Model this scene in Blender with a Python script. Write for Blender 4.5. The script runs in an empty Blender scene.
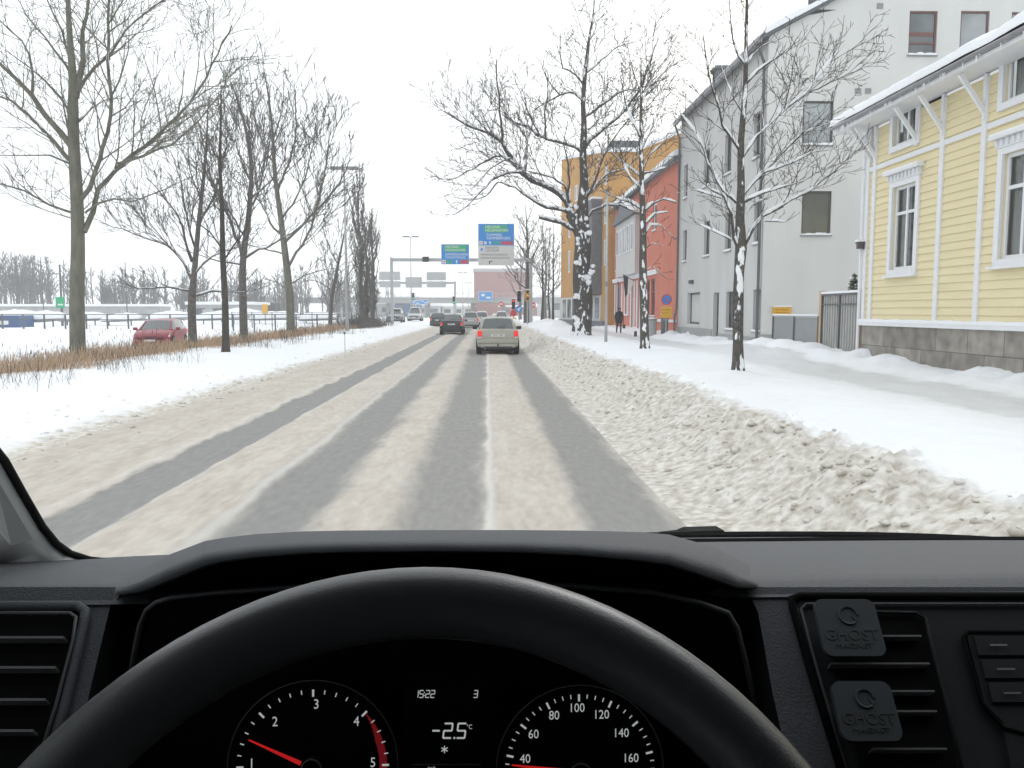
import bpy, bmesh, math, random
from mathutils import Vector, Matrix, noise
R = math.radians
S = bpy.context.scene
COL = S.collection

# ------------------------------------------------------------------ camera
F = 800.0; W, H_ = 1024, 768
CAM = Vector((0, 0, 1.7)); PITCH = math.atan((384-311)/F); YAW = math.atan(25/F*math.cos(PITCH))
cd = bpy.data.cameras.new('camera'); cam = bpy.data.objects.new('camera', cd); COL.objects.link(cam)
cam.location = CAM; cam.rotation_euler = (math.pi/2-PITCH, 0, -YAW)
cd.sensor_width = 36; cd.lens = F/W*36; cd.clip_start = 0.02; cd.clip_end = 6000
S.camera = cam
FW = Vector((math.sin(YAW)*math.cos(PITCH), math.cos(YAW)*math.cos(PITCH), -math.sin(PITCH)))
RT = Vector((math.cos(YAW), -math.sin(YAW), 0)); UP = RT.cross(FW)
def ray(px, py): return (FW*F + RT*(px-W/2) + UP*(H_/2-py))
def atY(px, py, Y): d = ray(px, py); return CAM + d*((Y-CAM.y)/d.y)
def atX(px, py, X): d = ray(px, py); return CAM + d*((X-CAM.x)/d.x)
def atZ(px, py, Z): d = ray(px, py); return CAM + d*((Z-CAM.z)/d.z)

# ------------------------------------------------------------------ sky, sun, exposure
world = bpy.data.worlds.new('World'); S.world = world; world.use_nodes = True
nt = world.node_tree; nt.nodes.clear()
out = nt.nodes.new('ShaderNodeOutputWorld'); bg = nt.nodes.new('ShaderNodeBackground')
sky = nt.nodes.new('ShaderNodeTexSky'); sky.sky_type = 'NISHITA'; sky.sun_disc = False
sky.sun_elevation = R(16); sky.sun_rotation = R(25); sky.dust_density = 4; sky.air_density = 1.0
cloud = nt.nodes.new('ShaderNodeRGB'); cloud.outputs[0].default_value = (10.6, 11.0, 11.4, 1)
mx = nt.nodes.new('ShaderNodeMix'); mx.data_type = 'RGBA'; mx.inputs[0].default_value = 0.93
nt.links.new(sky.outputs[0], mx.inputs[6]); nt.links.new(cloud.outputs[0], mx.inputs[7])
nt.links.new(mx.outputs[2], bg.inputs[0]); bg.inputs[1].default_value = 0.1
nt.links.new(bg.outputs[0], out.inputs[0])
sl = bpy.data.lights.new('sun', 'SUN'); sun = bpy.data.objects.new('sun', sl); COL.objects.link(sun)
sl.energy = 0.5; sl.angle = R(25); sl.color = (1, .97, .93)
sd = Vector((math.sin(R(25))*math.cos(R(30)), math.cos(R(25))*math.cos(R(30)), math.sin(R(30))))
sun.rotation_euler = sd.to_track_quat('Z', 'Y').to_euler()
S.view_settings.view_transform = 'Standard'; S.view_settings.look = 'None'
S.view_settings.exposure = 0.34; S.view_settings.gamma = 1
S.render.engine = 'CYCLES'
cy = S.cycles; cy.use_denoising = True; cy.max_bounces = 7; cy.diffuse_bounces = 3; cy.glossy_bounces = 3
cy.transparent_max_bounces = 12; cy.volume_bounces = 2; cy.transmission_bounces = 3
try: cy.denoiser = 'OPENIMAGEDENOISE'
except Exception: pass

# ------------------------------------------------------------------ materials
M = {}
def newmat(n):
    m = bpy.data.materials.new(n); m.use_nodes = True; t = m.node_tree
    M[n] = m; return m, t, t.nodes['Principled BSDF']
def mat(n, c, rough=.7, metal=0, nscale=None, var=.12, bump=0, bscale=None, emit=None, spec=.5, c2=None, stretch=(1,1,1), bdist=.02):
    m, t, b = newmat(n)
    b.inputs['Roughness'].default_value = rough; b.inputs['Metallic'].default_value = metal
    b.inputs['Specular IOR Level'].default_value = spec
    b.inputs['Base Color'].default_value = (*c, 1)
    if nscale or bump:
        tc = t.nodes.new('ShaderNodeTexCoord'); mp = t.nodes.new('ShaderNodeMapping'); mp.inputs['Scale'].default_value = stretch
        t.links.new(tc.outputs['Object'], mp.inputs[0])
    if nscale:
        nz = t.nodes.new('ShaderNodeTexNoise'); nz.inputs['Scale'].default_value = nscale; nz.inputs['Detail'].default_value = 6
        t.links.new(mp.outputs[0], nz.inputs['Vector'])
        rp = t.nodes.new('ShaderNodeValToRGB'); rp.color_ramp.elements[0].position = .3; rp.color_ramp.elements[1].position = .7
        a = c2 if c2 else tuple(x*(1-var) for x in c); z = c if c2 else tuple(min(1, x*(1+var)) for x in c)
        rp.color_ramp.elements[0].color = (*a, 1); rp.color_ramp.elements[1].color = (*z, 1)
        t.links.new(nz.outputs['Fac'], rp.inputs[0]); t.links.new(rp.outputs[0], b.inputs['Base Color'])
    if bump:
        n2 = t.nodes.new('ShaderNodeTexNoise'); n2.inputs['Scale'].default_value = bscale or 20; n2.inputs['Detail'].default_value = 5
        t.links.new(mp.outputs[0], n2.inputs['Vector'])
        bp = t.nodes.new('ShaderNodeBump'); bp.inputs['Strength'].default_value = bump; bp.inputs['Distance'].default_value = bdist
        t.links.new(n2.outputs['Fac'], bp.inputs['Height']); t.links.new(bp.outputs[0], b.inputs['Normal'])
    if emit: b.inputs['Emission Color'].default_value = (*c, 1); b.inputs['Emission Strength'].default_value = emit
    return m
mat('snow', (.86,.87,.89), .9, nscale=1.3, var=.02, bump=.35, bscale=9, spec=.2)
mat('snowcap', (.85,.86,.88), .9, bump=.3, bscale=14, spec=.2)
mat('bark', (.07,.062,.053), .95, nscale=9, var=.3, bump=.5, bscale=25, stretch=(1,1,.35))
mat('barkgreen', (.15,.145,.115), .95, nscale=7, var=.28, bump=.5, bscale=25, stretch=(1,1,.3))
mat('barkfar', (.13,.12,.11), .95)
mat('render_white', (.63,.625,.605), .9, nscale=.8, var=.05, bump=.1, bscale=40, stretch=(1,1,.3))
mat('render_grey', (.54,.535,.52), .9, nscale=.9, var=.06, bump=.1, bscale=40, stretch=(1,1,.3))
mat('plinth', (.33,.33,.33), .9, nscale=3, var=.1)
mat('red_render', (.56,.175,.115), .9, nscale=1, var=.07)
mat('orange_render', (.50,.27,.085), .9, nscale=1, var=.07)
mat('brick_far', (.33,.13,.115), .9, nscale=2, var=.1)
mat('white_wood', (.76,.765,.78), .6, nscale=5, var=.03)
mat('frame_dark', (.09,.075,.07), .5)
mat('frame_red', (.16,.07,.06), .5)
mat('zinc', (.26,.26,.27), .5, metal=.3, nscale=3, var=.1)
mat('galv', (.42,.43,.44), .45, metal=.5, nscale=4, var=.1)
mat('slate', (.13,.135,.15), .7, nscale=3, var=.12)
mat('pipe', (.1,.1,.105), .5)
mat('gate_grey', (.36,.355,.34), .7, nscale=3, var=.1); mat('lamp_grey', (.24,.24,.245), .5)
mat('concrete', (.38,.38,.37), .9, nscale=2, var=.1)
mat('wood', (.5,.33,.17), .7, nscale=6, var=.2, stretch=(4,4,.5))
mat('spruce', (.05,.08,.045), .9)
mat('grass', (.49,.345,.225), .9, nscale=.7, c2=(.36,.25,.165))
mat('sign_blue', (.004,.23,.62), .4); mat('sign_green', (.02,.38,.16), .4); mat('sign_white', (.75,.75,.72), .5)
mat('sign_grey', (.6,.6,.58), .5); mat('sign_red', (.55,.04,.05), .4); mat('sign_yellow', (.72,.38,.02), .5)
mat('ink', (.03,.03,.035), .5); mat('ink_pale', (.62,.75,.45), .5)
mat('signback', (.42,.43,.43), .5, metal=.3)
mat('tyre', (.03,.03,.032), .9); mat('rim', (.4,.4,.41), .4, metal=.6)
mat('undercar', (.02,.02,.02), .9); mat('plate', (.7,.7,.68), .5)
mat('blacktrim', (.03,.03,.03), .6)
mat('carglass', (.09,.10,.10), .08, spec=.8)
mat('paint_tan', (.40,.39,.34), .35, nscale=5, c2=(.36,.35,.30), spec=.5)
mat('paint_black', (.03,.032,.036), .3, nscale=3, var=.3); mat('paint_green', (.05,.085,.075), .35)
mat('paint_silver', (.42,.44,.45), .35, metal=.2); mat('paint_white', (.7,.71,.72), .35)
mat('paint_red', (.25,.018,.035), .3, nscale=4, var=.12); mat('paint_grey', (.16,.18,.19), .35)
m = mat('taillight', (.75,.03,.03), .25); m.node_tree.nodes['Principled BSDF'].inputs['Emission Color'].default_value = (1,.03,.03,1)
m.node_tree.nodes['Principled BSDF'].inputs['Emission Strength'].default_value = .25
mat('headlight', (.75,.77,.8), .15)
mat('lit_green', (.02,.9,.35), .4, emit=.8); mat('lit_red', (1,.05,.03), .4, emit=1.0); mat('lit_amber', (.9,.45,.05), .4, emit=.5)
mat('lamp_white', (.6,.6,.6), .4)
mat('coat', (.02,.02,.024), .9); mat('trouser', (.025,.027,.035), .9); mat('skin', (.5,.3,.22), .6)
mat('boat_cover', (.35,.37,.38), .8); mat('container_blue', (.05,.11,.24), .6, nscale=2, var=.1)
mat('wire', (.12,.12,.12), .6)
mat('curtain', (.6,.6,.58), .9); mat('room_shade', (.05,.05,.05), .9)
# interior plastics
mat('dash_soft', (.064,.068,.076), .62, bump=.5, bscale=520, bdist=.002, nscale=60, var=.05, spec=.35)
mat('dash_hard', (.014,.016,.017), .68, bump=.3, bscale=600, bdist=.0008, spec=.2)
mat('dash_black', (.004,.004,.004), .8, spec=.08)
mat('leather', (.075,.076,.08), .36, bump=.35, bscale=900, bdist=.0005, spec=.85)
mat('bezel', (.05,.052,.055), .4, spec=.4)
mat('slat', (.12,.12,.122), .45, spec=.4)
mat('cab_trim', (.05,.05,.052), .9); mat('pillar_trim', (.58,.59,.59), .75, bump=.3, bscale=500, bdist=.0006)
mat('van_paint', (.6,.6,.61), .35); mat('grille_grey', (.30,.31,.31), .8, bump=.4, bscale=900, bdist=.0008); mat('cab_dark', (.03,.03,.032), .9); mat('rubber', (.012,.012,.012), .8, spec=.1)
mat('pad_metal', (.042,.048,.052), .5, bump=.2, bscale=600, bdist=.0003, spec=.25)
mat('pad_ink', (.026,.030,.034), .6)
mat('dial_face', (.003,.003,.003), .7, spec=.05)
mat('lit_digit', (.75,.78,.78), .5, emit=.30); mat('lit_needle', (.8,.02,.02), .4, emit=.35); mat('dial_red', (.5,.02,.03), .5, emit=.1)
mat('chrome', (.35,.35,.36), .3, metal=.8)

def glassmat(n, tint, gloss):
    m, t, b = newmat(n); t.nodes.remove(b)
    o = t.nodes['Material Output']; tr = t.nodes.new('ShaderNodeBsdfTransparent'); tr.inputs[0].default_value = (*tint, 1)
    g = t.nodes.new('ShaderNodeBsdfGlossy'); g.inputs['Roughness'].default_value = .02
    fr = t.nodes.new('ShaderNodeFresnel'); fr.inputs[0].default_value = 1.45
    mu = t.nodes.new('ShaderNodeMath'); mu.operation = 'MULTIPLY'; mu.inputs[1].default_value = gloss
    mm = t.nodes.new('ShaderNodeMixShader'); t.links.new(fr.outputs[0], mu.inputs[0]); t.links.new(mu.outputs[0], mm.inputs[0])
    t.links.new(tr.outputs[0], mm.inputs[1]); t.links.new(g.outputs[0], mm.inputs[2]); t.links.new(mm.outputs[0], o.inputs[0])
glassmat('windscreen', (.97,.985,.98), .25); glassmat('door_dimmed', (.28,.3,.3), .6); glassmat('clear_glass', (.75,.78,.78), 1.0)  # door glass darkened to cut side light, for the missing driver's shade
mat('pane', (.10,.115,.12), .06, nscale=.9, var=.45, spec=.9)
mat('pane_light', (.3,.32,.33), .06, nscale=.6, var=.35, spec=.9)
mat('pane_olive', (.14,.145,.12), .08, nscale=.8, var=.2, spec=.7)

# road with worn wheel tracks: real lateral bands along the street
def road_mat():
    m, t, b = newmat('road_slush'); N = t.nodes; L = t.links
    tc = N.new('ShaderNodeTexCoord'); sp = N.new('ShaderNodeSeparateXYZ'); L.new(tc.outputs['Object'], sp.inputs[0])
    mp = N.new('ShaderNodeMapping'); mp.inputs['Scale'].default_value = (1, .3, 1); L.new(tc.outputs['Object'], mp.inputs[0])
    n1 = N.new('ShaderNodeTexNoise'); n1.inputs['Scale'].default_value = 2.6; n1.inputs['Detail'].default_value = 9; n1.inputs['Roughness'].default_value = .62
    L.new(mp.outputs[0], n1.inputs['Vector'])
    def math_(op, a, bb=None, c=None):
        x = N.new('ShaderNodeMath'); x.operation = op
        for i, v in enumerate((a, bb, c)):
            if v is None: continue
            if isinstance(v, (int, float)): x.inputs[i].default_value = v
            else: L.new(v, x.inputs[i])
        return x.outputs[0]
    wob = math_('MULTIPLY_ADD', n1.outputs['Fac'], .42, -.21)
    X = math_('ADD', sp.outputs[0], wob)
    tot = None
    for c, hw, soft, s in ((-3.33,.33,.04,1),(-1.75,.37,.16,1),(-.38,.36,.15,.94),(1.16,.37,.13,.97)):
        d = math_('ABSOLUTE', math_('SUBTRACT', X, c))
        mr = N.new('ShaderNodeMapRange'); mr.interpolation_type = 'SMOOTHSTEP'
        mr.inputs['From Min'].default_value = hw-soft; mr.inputs['From Max'].default_value = hw+soft
        mr.inputs['To Min'].default_value = s; mr.inputs['To Max'].default_value = 0; L.new(d, mr.inputs['Value'])
        tot = mr.outputs[0] if tot is None else math_('MAXIMUM', tot, mr.outputs[0])
    # thin even dusting of grit in the lanes
    n3 = N.new('ShaderNodeTexNoise'); n3.inputs['Scale'].default_value = 14; n3.inputs['Detail'].default_value = 8; L.new(mp.outputs[0], n3.inputs['Vector'])
    tan = N.new('ShaderNodeValToRGB'); e = tan.color_ramp.elements; e[0].position = .3; e[0].color = (.40,.352,.30,1); e[1].position = .68; e[1].color = (.605,.555,.495,1)
    mixn = math_('ADD', math_('MULTIPLY', n1.outputs['Fac'], .5), math_('MULTIPLY', n3.outputs['Fac'], .5)); L.new(mixn, tan.inputs[0])
    asp = N.new('ShaderNodeValToRGB'); e = asp.color_ramp.elements; e[0].position = .3; e[0].color = (.225,.22,.21,1); e[1].position = .75; e[1].color = (.285,.277,.262,1)
    L.new(n3.outputs['Fac'], asp.inputs[0])
    c1 = N.new('ShaderNodeMix'); c1.data_type = 'RGBA'; L.new(tot, c1.inputs[0]); L.new(tan.outputs[0], c1.inputs[6]); L.new(asp.outputs[0], c1.inputs[7])
    # narrow pale ridge at x=.02 and at the edge of the left-lane track
    rid = None
    for c, hw, s in ((.02,.035,.5),(-2.14,.04,.4),(-2.98,.03,.2),(-3.72,.05,.25)):
        d = math_('ABSOLUTE', math_('SUBTRACT', math_('ADD', sp.outputs[0], math_('MULTIPLY', wob, .4)), c))
        mr = N.new('ShaderNodeMapRange'); mr.interpolation_type = 'SMOOTHSTEP'
        mr.inputs['From Min'].default_value = 0; mr.inputs['From Max'].default_value = hw*2
        mr.inputs['To Min'].default_value = s; mr.inputs['To Max'].default_value = 0; L.new(d, mr.inputs['Value'])
        rid = mr.outputs[0] if rid is None else math_('MAXIMUM', rid, mr.outputs[0])
    c2 = N.new('ShaderNodeMix'); c2.data_type = 'RGBA'; L.new(rid, c2.inputs[0]); L.new(c1.outputs[2], c2.inputs[6]); c2.inputs[7].default_value = (.74,.72,.69,1)
    L.new(c2.outputs[2], b.inputs['Base Color'])
    b.inputs['Roughness'].default_value = .75; b.inputs['Specular IOR Level'].default_value = .3
    bp = N.new('ShaderNodeBump'); bp.inputs['Strength'].default_value = .28; bp.inputs['Distance'].default_value = .02; L.new(n3.outputs['Fac'], bp.inputs['Height']); L.new(bp.outputs[0], b.inputs['Normal'])
road_mat()
# snow that is soiled by road spray on the street side (x driven) and in lumps
def soiled(n, x0, x1, ky=0, amp=1.5, path=False, clean=(.86,.87,.89), dirt=(.41,.365,.305), dirt2=(.71,.68,.63)):
    m, t, b = newmat(n); N = t.nodes; L = t.links
    tc = N.new('ShaderNodeTexCoord'); sp = N.new('ShaderNodeSeparateXYZ'); L.new(tc.outputs['Object'], sp.inputs[0])
    n1 = N.new('ShaderNodeTexNoise'); n1.inputs['Scale'].default_value = 3.2; n1.inputs['Detail'].default_value = 9; n1.inputs['Roughness'].default_value = .65; L.new(tc.outputs['Object'], n1.inputs['Vector'])
    n2 = N.new('ShaderNodeTexNoise'); n2.inputs['Scale'].default_value = 11; n2.inputs['Detail'].default_value = 7; L.new(tc.outputs['Object'], n2.inputs['Vector'])
    a = N.new('ShaderNodeMath'); a.operation = 'MULTIPLY_ADD'; L.new(n1.outputs['Fac'], a.inputs[0]); a.inputs[1].default_value = amp; 
    s = N.new('ShaderNodeMath'); s.operation = 'SUBTRACT'; ad = N.new('ShaderNodeMath'); ad.operation = 'MULTIPLY_ADD'; cl = N.new('ShaderNodeMath'); cl.operation = 'MINIMUM'; L.new(sp.outputs[1], cl.inputs[0]); cl.inputs[1].default_value = 60; L.new(cl.outputs[0], ad.inputs[0]); ad.inputs[1].default_value = ky; L.new(sp.outputs[0], ad.inputs[2]); L.new(ad.outputs[0], s.inputs[0]); s.inputs[1].default_value = amp/2; L.new(s.outputs[0], a.inputs[2])
    mr = N.new('ShaderNodeMapRange'); mr.interpolation_type = 'SMOOTHSTEP'; mr.inputs['From Min'].default_value = x0; mr.inputs['From Max'].default_value = x1; L.new(a.outputs[0], mr.inputs['Value'])
    rp = N.new('ShaderNodeValToRGB'); e = rp.color_ramp.elements; e[0].position = .32; e[0].color = (*dirt, 1); e[1].position = .66; e[1].color = (*dirt2, 1); L.new(n2.outputs['Fac'], rp.inputs[0])
    c = N.new('ShaderNodeMix'); c.data_type = 'RGBA'; L.new(mr.outputs[0], c.inputs[0]); L.new(rp.outputs[0], c.inputs[6]); c.inputs[7].default_value = (*clean, 1)
    if path:
        u = N.new('ShaderNodeMath'); u.operation = 'MULTIPLY_ADD'; L.new(n1.outputs['Fac'], u.inputs[0]); u.inputs[1].default_value = .9; L.new(sp.outputs[0], u.inputs[2])
        w = N.new('ShaderNodeMath'); w.operation = 'SUBTRACT'; L.new(u.outputs[0], w.inputs[0]); w.inputs[1].default_value = 8.85; ab = N.new('ShaderNodeMath'); ab.operation = 'ABSOLUTE'; L.new(w.outputs[0], ab.inputs[0])
        m2 = N.new('ShaderNodeMapRange'); m2.interpolation_type = 'SMOOTHSTEP'; m2.inputs['From Min'].default_value = .6; m2.inputs['From Max'].default_value = 1.15; m2.inputs['To Min'].default_value = .85; m2.inputs['To Max'].default_value = 0; L.new(ab.outputs[0], m2.inputs['Value'])
        cc = N.new('ShaderNodeMix'); cc.data_type = 'RGBA'; L.new(m2.outputs[0], cc.inputs[0]); L.new(c.outputs[2], cc.inputs[6]); cc.inputs[7].default_value = (.66,.665,.67,1); c = cc
    L.new(c.outputs[2], b.inputs['Base Color']); b.inputs['Roughness'].default_value = .85; b.inputs['Specular IOR Level'].default_value = .2
    bp = N.new('ShaderNodeBump'); bp.inputs['Strength'].default_value = .6; bp.inputs['Distance'].default_value = .03; L.new(n2.outputs['Fac'], bp.inputs['Height']); L.new(bp.outputs[0], b.inputs['Normal'])
soiled('berm_snow', 3.02, 3.34, .014, .55, True)
soiled('median_snow', -5.35, -5.9, 0, .9)
# stone blocks of the yellow house base
def stone():
    m, t, b = newmat('stone_blocks'); N = t.nodes; L = t.links
    tc = N.new('ShaderNodeTexCoord'); mp = N.new('ShaderNodeMapping'); mp.inputs['Rotation'].default_value = (0, math.pi/2, 0)
    sw = N.new('ShaderNodeSeparateXYZ'); cb = N.new('ShaderNodeCombineXYZ'); L.new(tc.outputs['Object'], sw.inputs[0]); L.new(sw.outputs[1], cb.inputs[0]); L.new(sw.outputs[2], cb.inputs[1])
    br = N.new('ShaderNodeTexBrick'); br.inputs['Scale'].default_value = 1; br.inputs['Brick Width'].default_value = 1.25; br.inputs['Row Height'].default_value = .56
    br.inputs['Mortar Size'].default_value = .012; br.inputs['Color1'].default_value = (.31,.285,.25,1); br.inputs['Color2'].default_value = (.22,.2,.175,1); br.inputs['Mortar'].default_value = (.13,.125,.12,1)
    L.new(cb.outputs[0], br.inputs['Vector'])
    nz = N.new('ShaderNodeTexNoise'); nz.inputs['Scale'].default_value = 3; nz.inputs['Detail'].default_value = 9; L.new(tc.outputs['Object'], nz.inputs['Vector'])
    mm = N.new('ShaderNodeMix'); mm.data_type = 'RGBA'; mm.blend_type = 'OVERLAY'; mm.inputs[0].default_value = .7; L.new(br.outputs[0], mm.inputs[6]); L.new(nz.outputs['Fac'], mm.inputs[7])
    L.new(mm.outputs[2], b.inputs['Base Color']); b.inputs['Roughness'].default_value = .9
    bp = N.new('ShaderNodeBump'); bp.inputs['Strength'].default_value = .6; bp.inputs['Distance'].default_value = .02; L.new(nz.outputs['Fac'], bp.inputs['Height']); L.new(bp.outputs[0], b.inputs['Normal'])
stone()
mat('yellow_board', (.76,.66,.41), .65, nscale=2.2, var=.04, stretch=(1,.3,3))
# bark that carries plastered snow on its upper and windward faces
def snowy_bark(n, base, thr, amount):
    m, t, b = newmat(n); N = t.nodes; L = t.links
    g = N.new('ShaderNodeNewGeometry'); sp = N.new('ShaderNodeSeparateXYZ'); L.new(g.outputs['Normal'], sp.inputs[0])
    tc = N.new('ShaderNodeTexCoord'); nz = N.new('ShaderNodeTexNoise'); nz.inputs['Scale'].default_value = 6.5; nz.inputs['Detail'].default_value = 9; mp = N.new('ShaderNodeMapping'); mp.inputs['Scale'].default_value = (1,1,.42); L.new(tc.outputs['Object'], mp.inputs[0]); L.new(mp.outputs[0], nz.inputs['Vector'])
    def ma(op, a, c, d=None):
        x = N.new('ShaderNodeMath'); x.operation = op
        for i, v in enumerate((a, c, d)):
            if v is None: continue
            if isinstance(v, (int, float)): x.inputs[i].default_value = v
            else: L.new(v, x.inputs[i])
        return x.outputs[0]
    f = ma('ADD', sp.outputs[2], ma('MULTIPLY', ma('MULTIPLY', sp.outputs[1], -1), amount))
    f = ma('ADD', f, ma('MULTIPLY_ADD', nz.outputs['Fac'], 2.2, -1.1))
    mr = N.new('ShaderNodeMapRange'); mr.interpolation_type = 'SMOOTHSTEP'; mr.inputs['From Min'].default_value = thr; mr.inputs['From Max'].default_value = thr+.1; L.new(f, mr.inputs['Value'])
    n2 = N.new('ShaderNodeTexNoise'); n2.inputs['Scale'].default_value = 14; L.new(tc.outputs['Object'], n2.inputs['Vector'])
    rp = N.new('ShaderNodeValToRGB'); rp.color_ramp.elements[0].position = .35; rp.color_ramp.elements[1].position = .65
    rp.color_ramp.elements[0].color = (*[x*.7 for x in base], 1); rp.color_ramp.elements[1].color = (*[x*1.25 for x in base], 1); L.new(n2.outputs['Fac'], rp.inputs[0])
    c = N.new('ShaderNodeMix'); c.data_type = 'RGBA'; L.new(mr.outputs[0], c.inputs[0]); L.new(rp.outputs[0], c.inputs[6]); c.inputs[7].default_value = (.84,.85,.87,1)
    L.new(c.outputs[2], b.inputs['Base Color']); b.inputs['Roughness'].default_value = .92
    bp = N.new('ShaderNodeBump'); bp.inputs['Strength'].default_value = .5; bp.inputs['Distance'].default_value = .03; L.new(n2.outputs['Fac'], bp.inputs['Height']); L.new(bp.outputs[0], b.inputs['Normal'])
snowy_bark('bark_snowy', (.082,.073,.063), .62, .62)
snowy_bark('bark_linden', (.065,.057,.05), .66, .5)
snowy_bark('bark_light_snow', (.12,.11,.1), .8, .25)

# ------------------------------------------------------------------ mesh helpers
def tag(o, label=None, cat=None, group=None, kind=None):
    if label: o['label'] = label
    if cat: o['category'] = cat
    if group: o['group'] = group
    if kind: o['kind'] = kind
    return o
def thing(name, label, cat, loc=(0,0,0), rz=0, group=None):
    o = bpy.data.objects.new(name, None); COL.objects.link(o); o.location = loc; o.rotation_euler = (0,0,rz); o.empty_display_size = .2
    return tag(o, label, cat, group)
class MB:
    def __init__(s): s.v = []; s.f = []; s.smooth = False
    def add(s, vs, fs):
        n = len(s.v); s.v += [tuple(v) for v in vs]; s.f += [tuple(i+n for i in f) for f in fs]; return s
    def box(s, x0, x1, y0, y1, z0, z1):
        return s.add([(x0,y0,z0),(x1,y0,z0),(x1,y1,z0),(x0,y1,z0),(x0,y0,z1),(x1,y0,z1),(x1,y1,z1),(x0,y1,z1)],
                     [(0,3,2,1),(4,5,6,7),(0,1,5,4),(1,2,6,5),(2,3,7,6),(3,0,4,7)])
    def bar(s, a, b, w, h=None, up=(0,0,1)):
        a = Vector(a); b = Vector(b); h = h or w; d = (b-a).normalized(); u = Vector(up)
        if abs(d.dot(u)) > .98: u = Vector((0,1,0))
        r = d.cross(u).normalized(); u = r.cross(d)
        c = [a-r*w/2-u*h/2, a+r*w/2-u*h/2, a+r*w/2+u*h/2, a-r*w/2+u*h/2]; e = [p+(b-a) for p in c]
        return s.add(c+e, [(0,1,2,3),(7,6,5,4),(0,4,5,1),(1,5,6,2),(2,6,7,3),(3,7,4,0)])
    def tube(s, pts, rad, n=6, cap=True):
        pts = [Vector(p) for p in pts]; 
        if not hasattr(rad, '__len__'): rad = [rad]*len(pts)
        base = len(s.v); t = (pts[1]-pts[0]).normalized(); u = t.orthogonal().normalized()
        for i, p in enumerate(pts):
            if 0 < i < len(pts)-1: t2 = (pts[i+1]-pts[i-1])
            elif i: t2 = pts[i]-pts[i-1]
            else: t2 = pts[1]-pts[0]
            if t2.length > 1e-9: t2.normalize()
            else: t2 = t
            u = (u - t2*u.dot(t2)); u = u.normalized() if u.length > 1e-6 else t2.orthogonal().normalized(); w = t2.cross(u)
            for k in range(n):
                a = 2*math.pi*k/n; q = p+(u*math.cos(a)+w*math.sin(a))*rad[i]; s.v.append(q[:])
        for i in range(len(pts)-1):
            for k in range(n):
                a = base+i*n+k; b = base+i*n+(k+1)%n; s.f.append((a, b, b+n, a+n))
        if cap:
            s.f.append(tuple(base+k for k in range(n))[::-1]); e = base+(len(pts)-1)*n; s.f.append(tuple(e+k for k in range(n)))
        return s
    def quad(s, a, b, c, d): return s.add([a,b,c,d], [(0,1,2,3)])
    def ball(s, c, r, n=8, sq=(1,1,1), jit=0):
        c = Vector(c); vs = []; fs = []; m = max(4, n//2+1)
        for i in range(m+1):
            th = math.pi*i/m
            for k in range(n):
                ph = 2*math.pi*k/n; j = 1+random.uniform(-jit, jit)
                vs.append((c.x+r*sq[0]*j*math.sin(th)*math.cos(ph), c.y+r*sq[1]*j*math.sin(th)*math.sin(ph), c.z+r*sq[2]*j*math.cos(th)))
        for i in range(m):
            for k in range(n): a = i*n+k; b = i*n+(k+1)%n; fs.append((a, a+n, b+n, b))
        return s.add(vs, fs)
    def build(s, name, m, parent=None, smooth=False, bevel=0, angle=None):
        me = bpy.data.meshes.new(name); me.from_pydata(s.v, [], s.f); me.materials.append(M[m] if isinstance(m, str) else m)
        o = bpy.data.objects.new(name, me); COL.objects.link(o)
        if parent: o.parent = parent
        if smooth: me.polygons.foreach_set('use_smooth', [True]*len(me.polygons))
        if angle:
            bm = bmesh.new(); bm.from_mesh(me); bmesh.ops.remove_doubles(bm, verts=bm.verts, dist=1e-5); bmesh.ops.recalc_face_normals(bm, faces=bm.faces)
            for e in bm.edges:
                e.smooth = (len(e.link_faces) == 2 and e.calc_face_angle(0) < R(angle))
            for f in bm.faces: f.smooth = True
            bm.to_mesh(me); bm.free()
        if bevel:
            md = o.modifiers.new('bevel', 'BEVEL'); md.width = bevel; md.segments = 3; md.limit_method = 'ANGLE'
        return o
def text_mesh(txt, size, m, parent, mtx, name='lettering', align='LEFT', depth=.001, xs=1):
    c = bpy.data.curves.new('t', 'FONT'); c.body = txt; c.size = size; c.align_x = align; c.extrude = depth; c.resolution_u = 3
    o = bpy.data.objects.new('t', c); COL.objects.link(o)
    dg = bpy.context.evaluated_depsgraph_get(); me = bpy.data.meshes.new_from_object(o.evaluated_get(dg))
    bpy.data.objects.remove(o); me.transform(Matrix.Diagonal((xs,1,1,1))); me.transform(mtx); me.materials.clear(); me.materials.append(M[m])
    r = bpy.data.objects.new(name, me); COL.objects.link(r); r.parent = parent; return r
def copy_tree(o, parent=None):
    c = o.copy(); COL.objects.link(c); c.parent = parent
    for ch in o.children: copy_tree(ch, c)
    return c
def face_mtx(o, u, v):   # matrix whose x axis is u, y axis is v
    u = Vector(u).normalized(); v = Vector(v).normalized(); n = u.cross(v)
    m = Matrix((u, v, n)).transposed().to_4x4(); m.translation = Vector(o); return m

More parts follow.
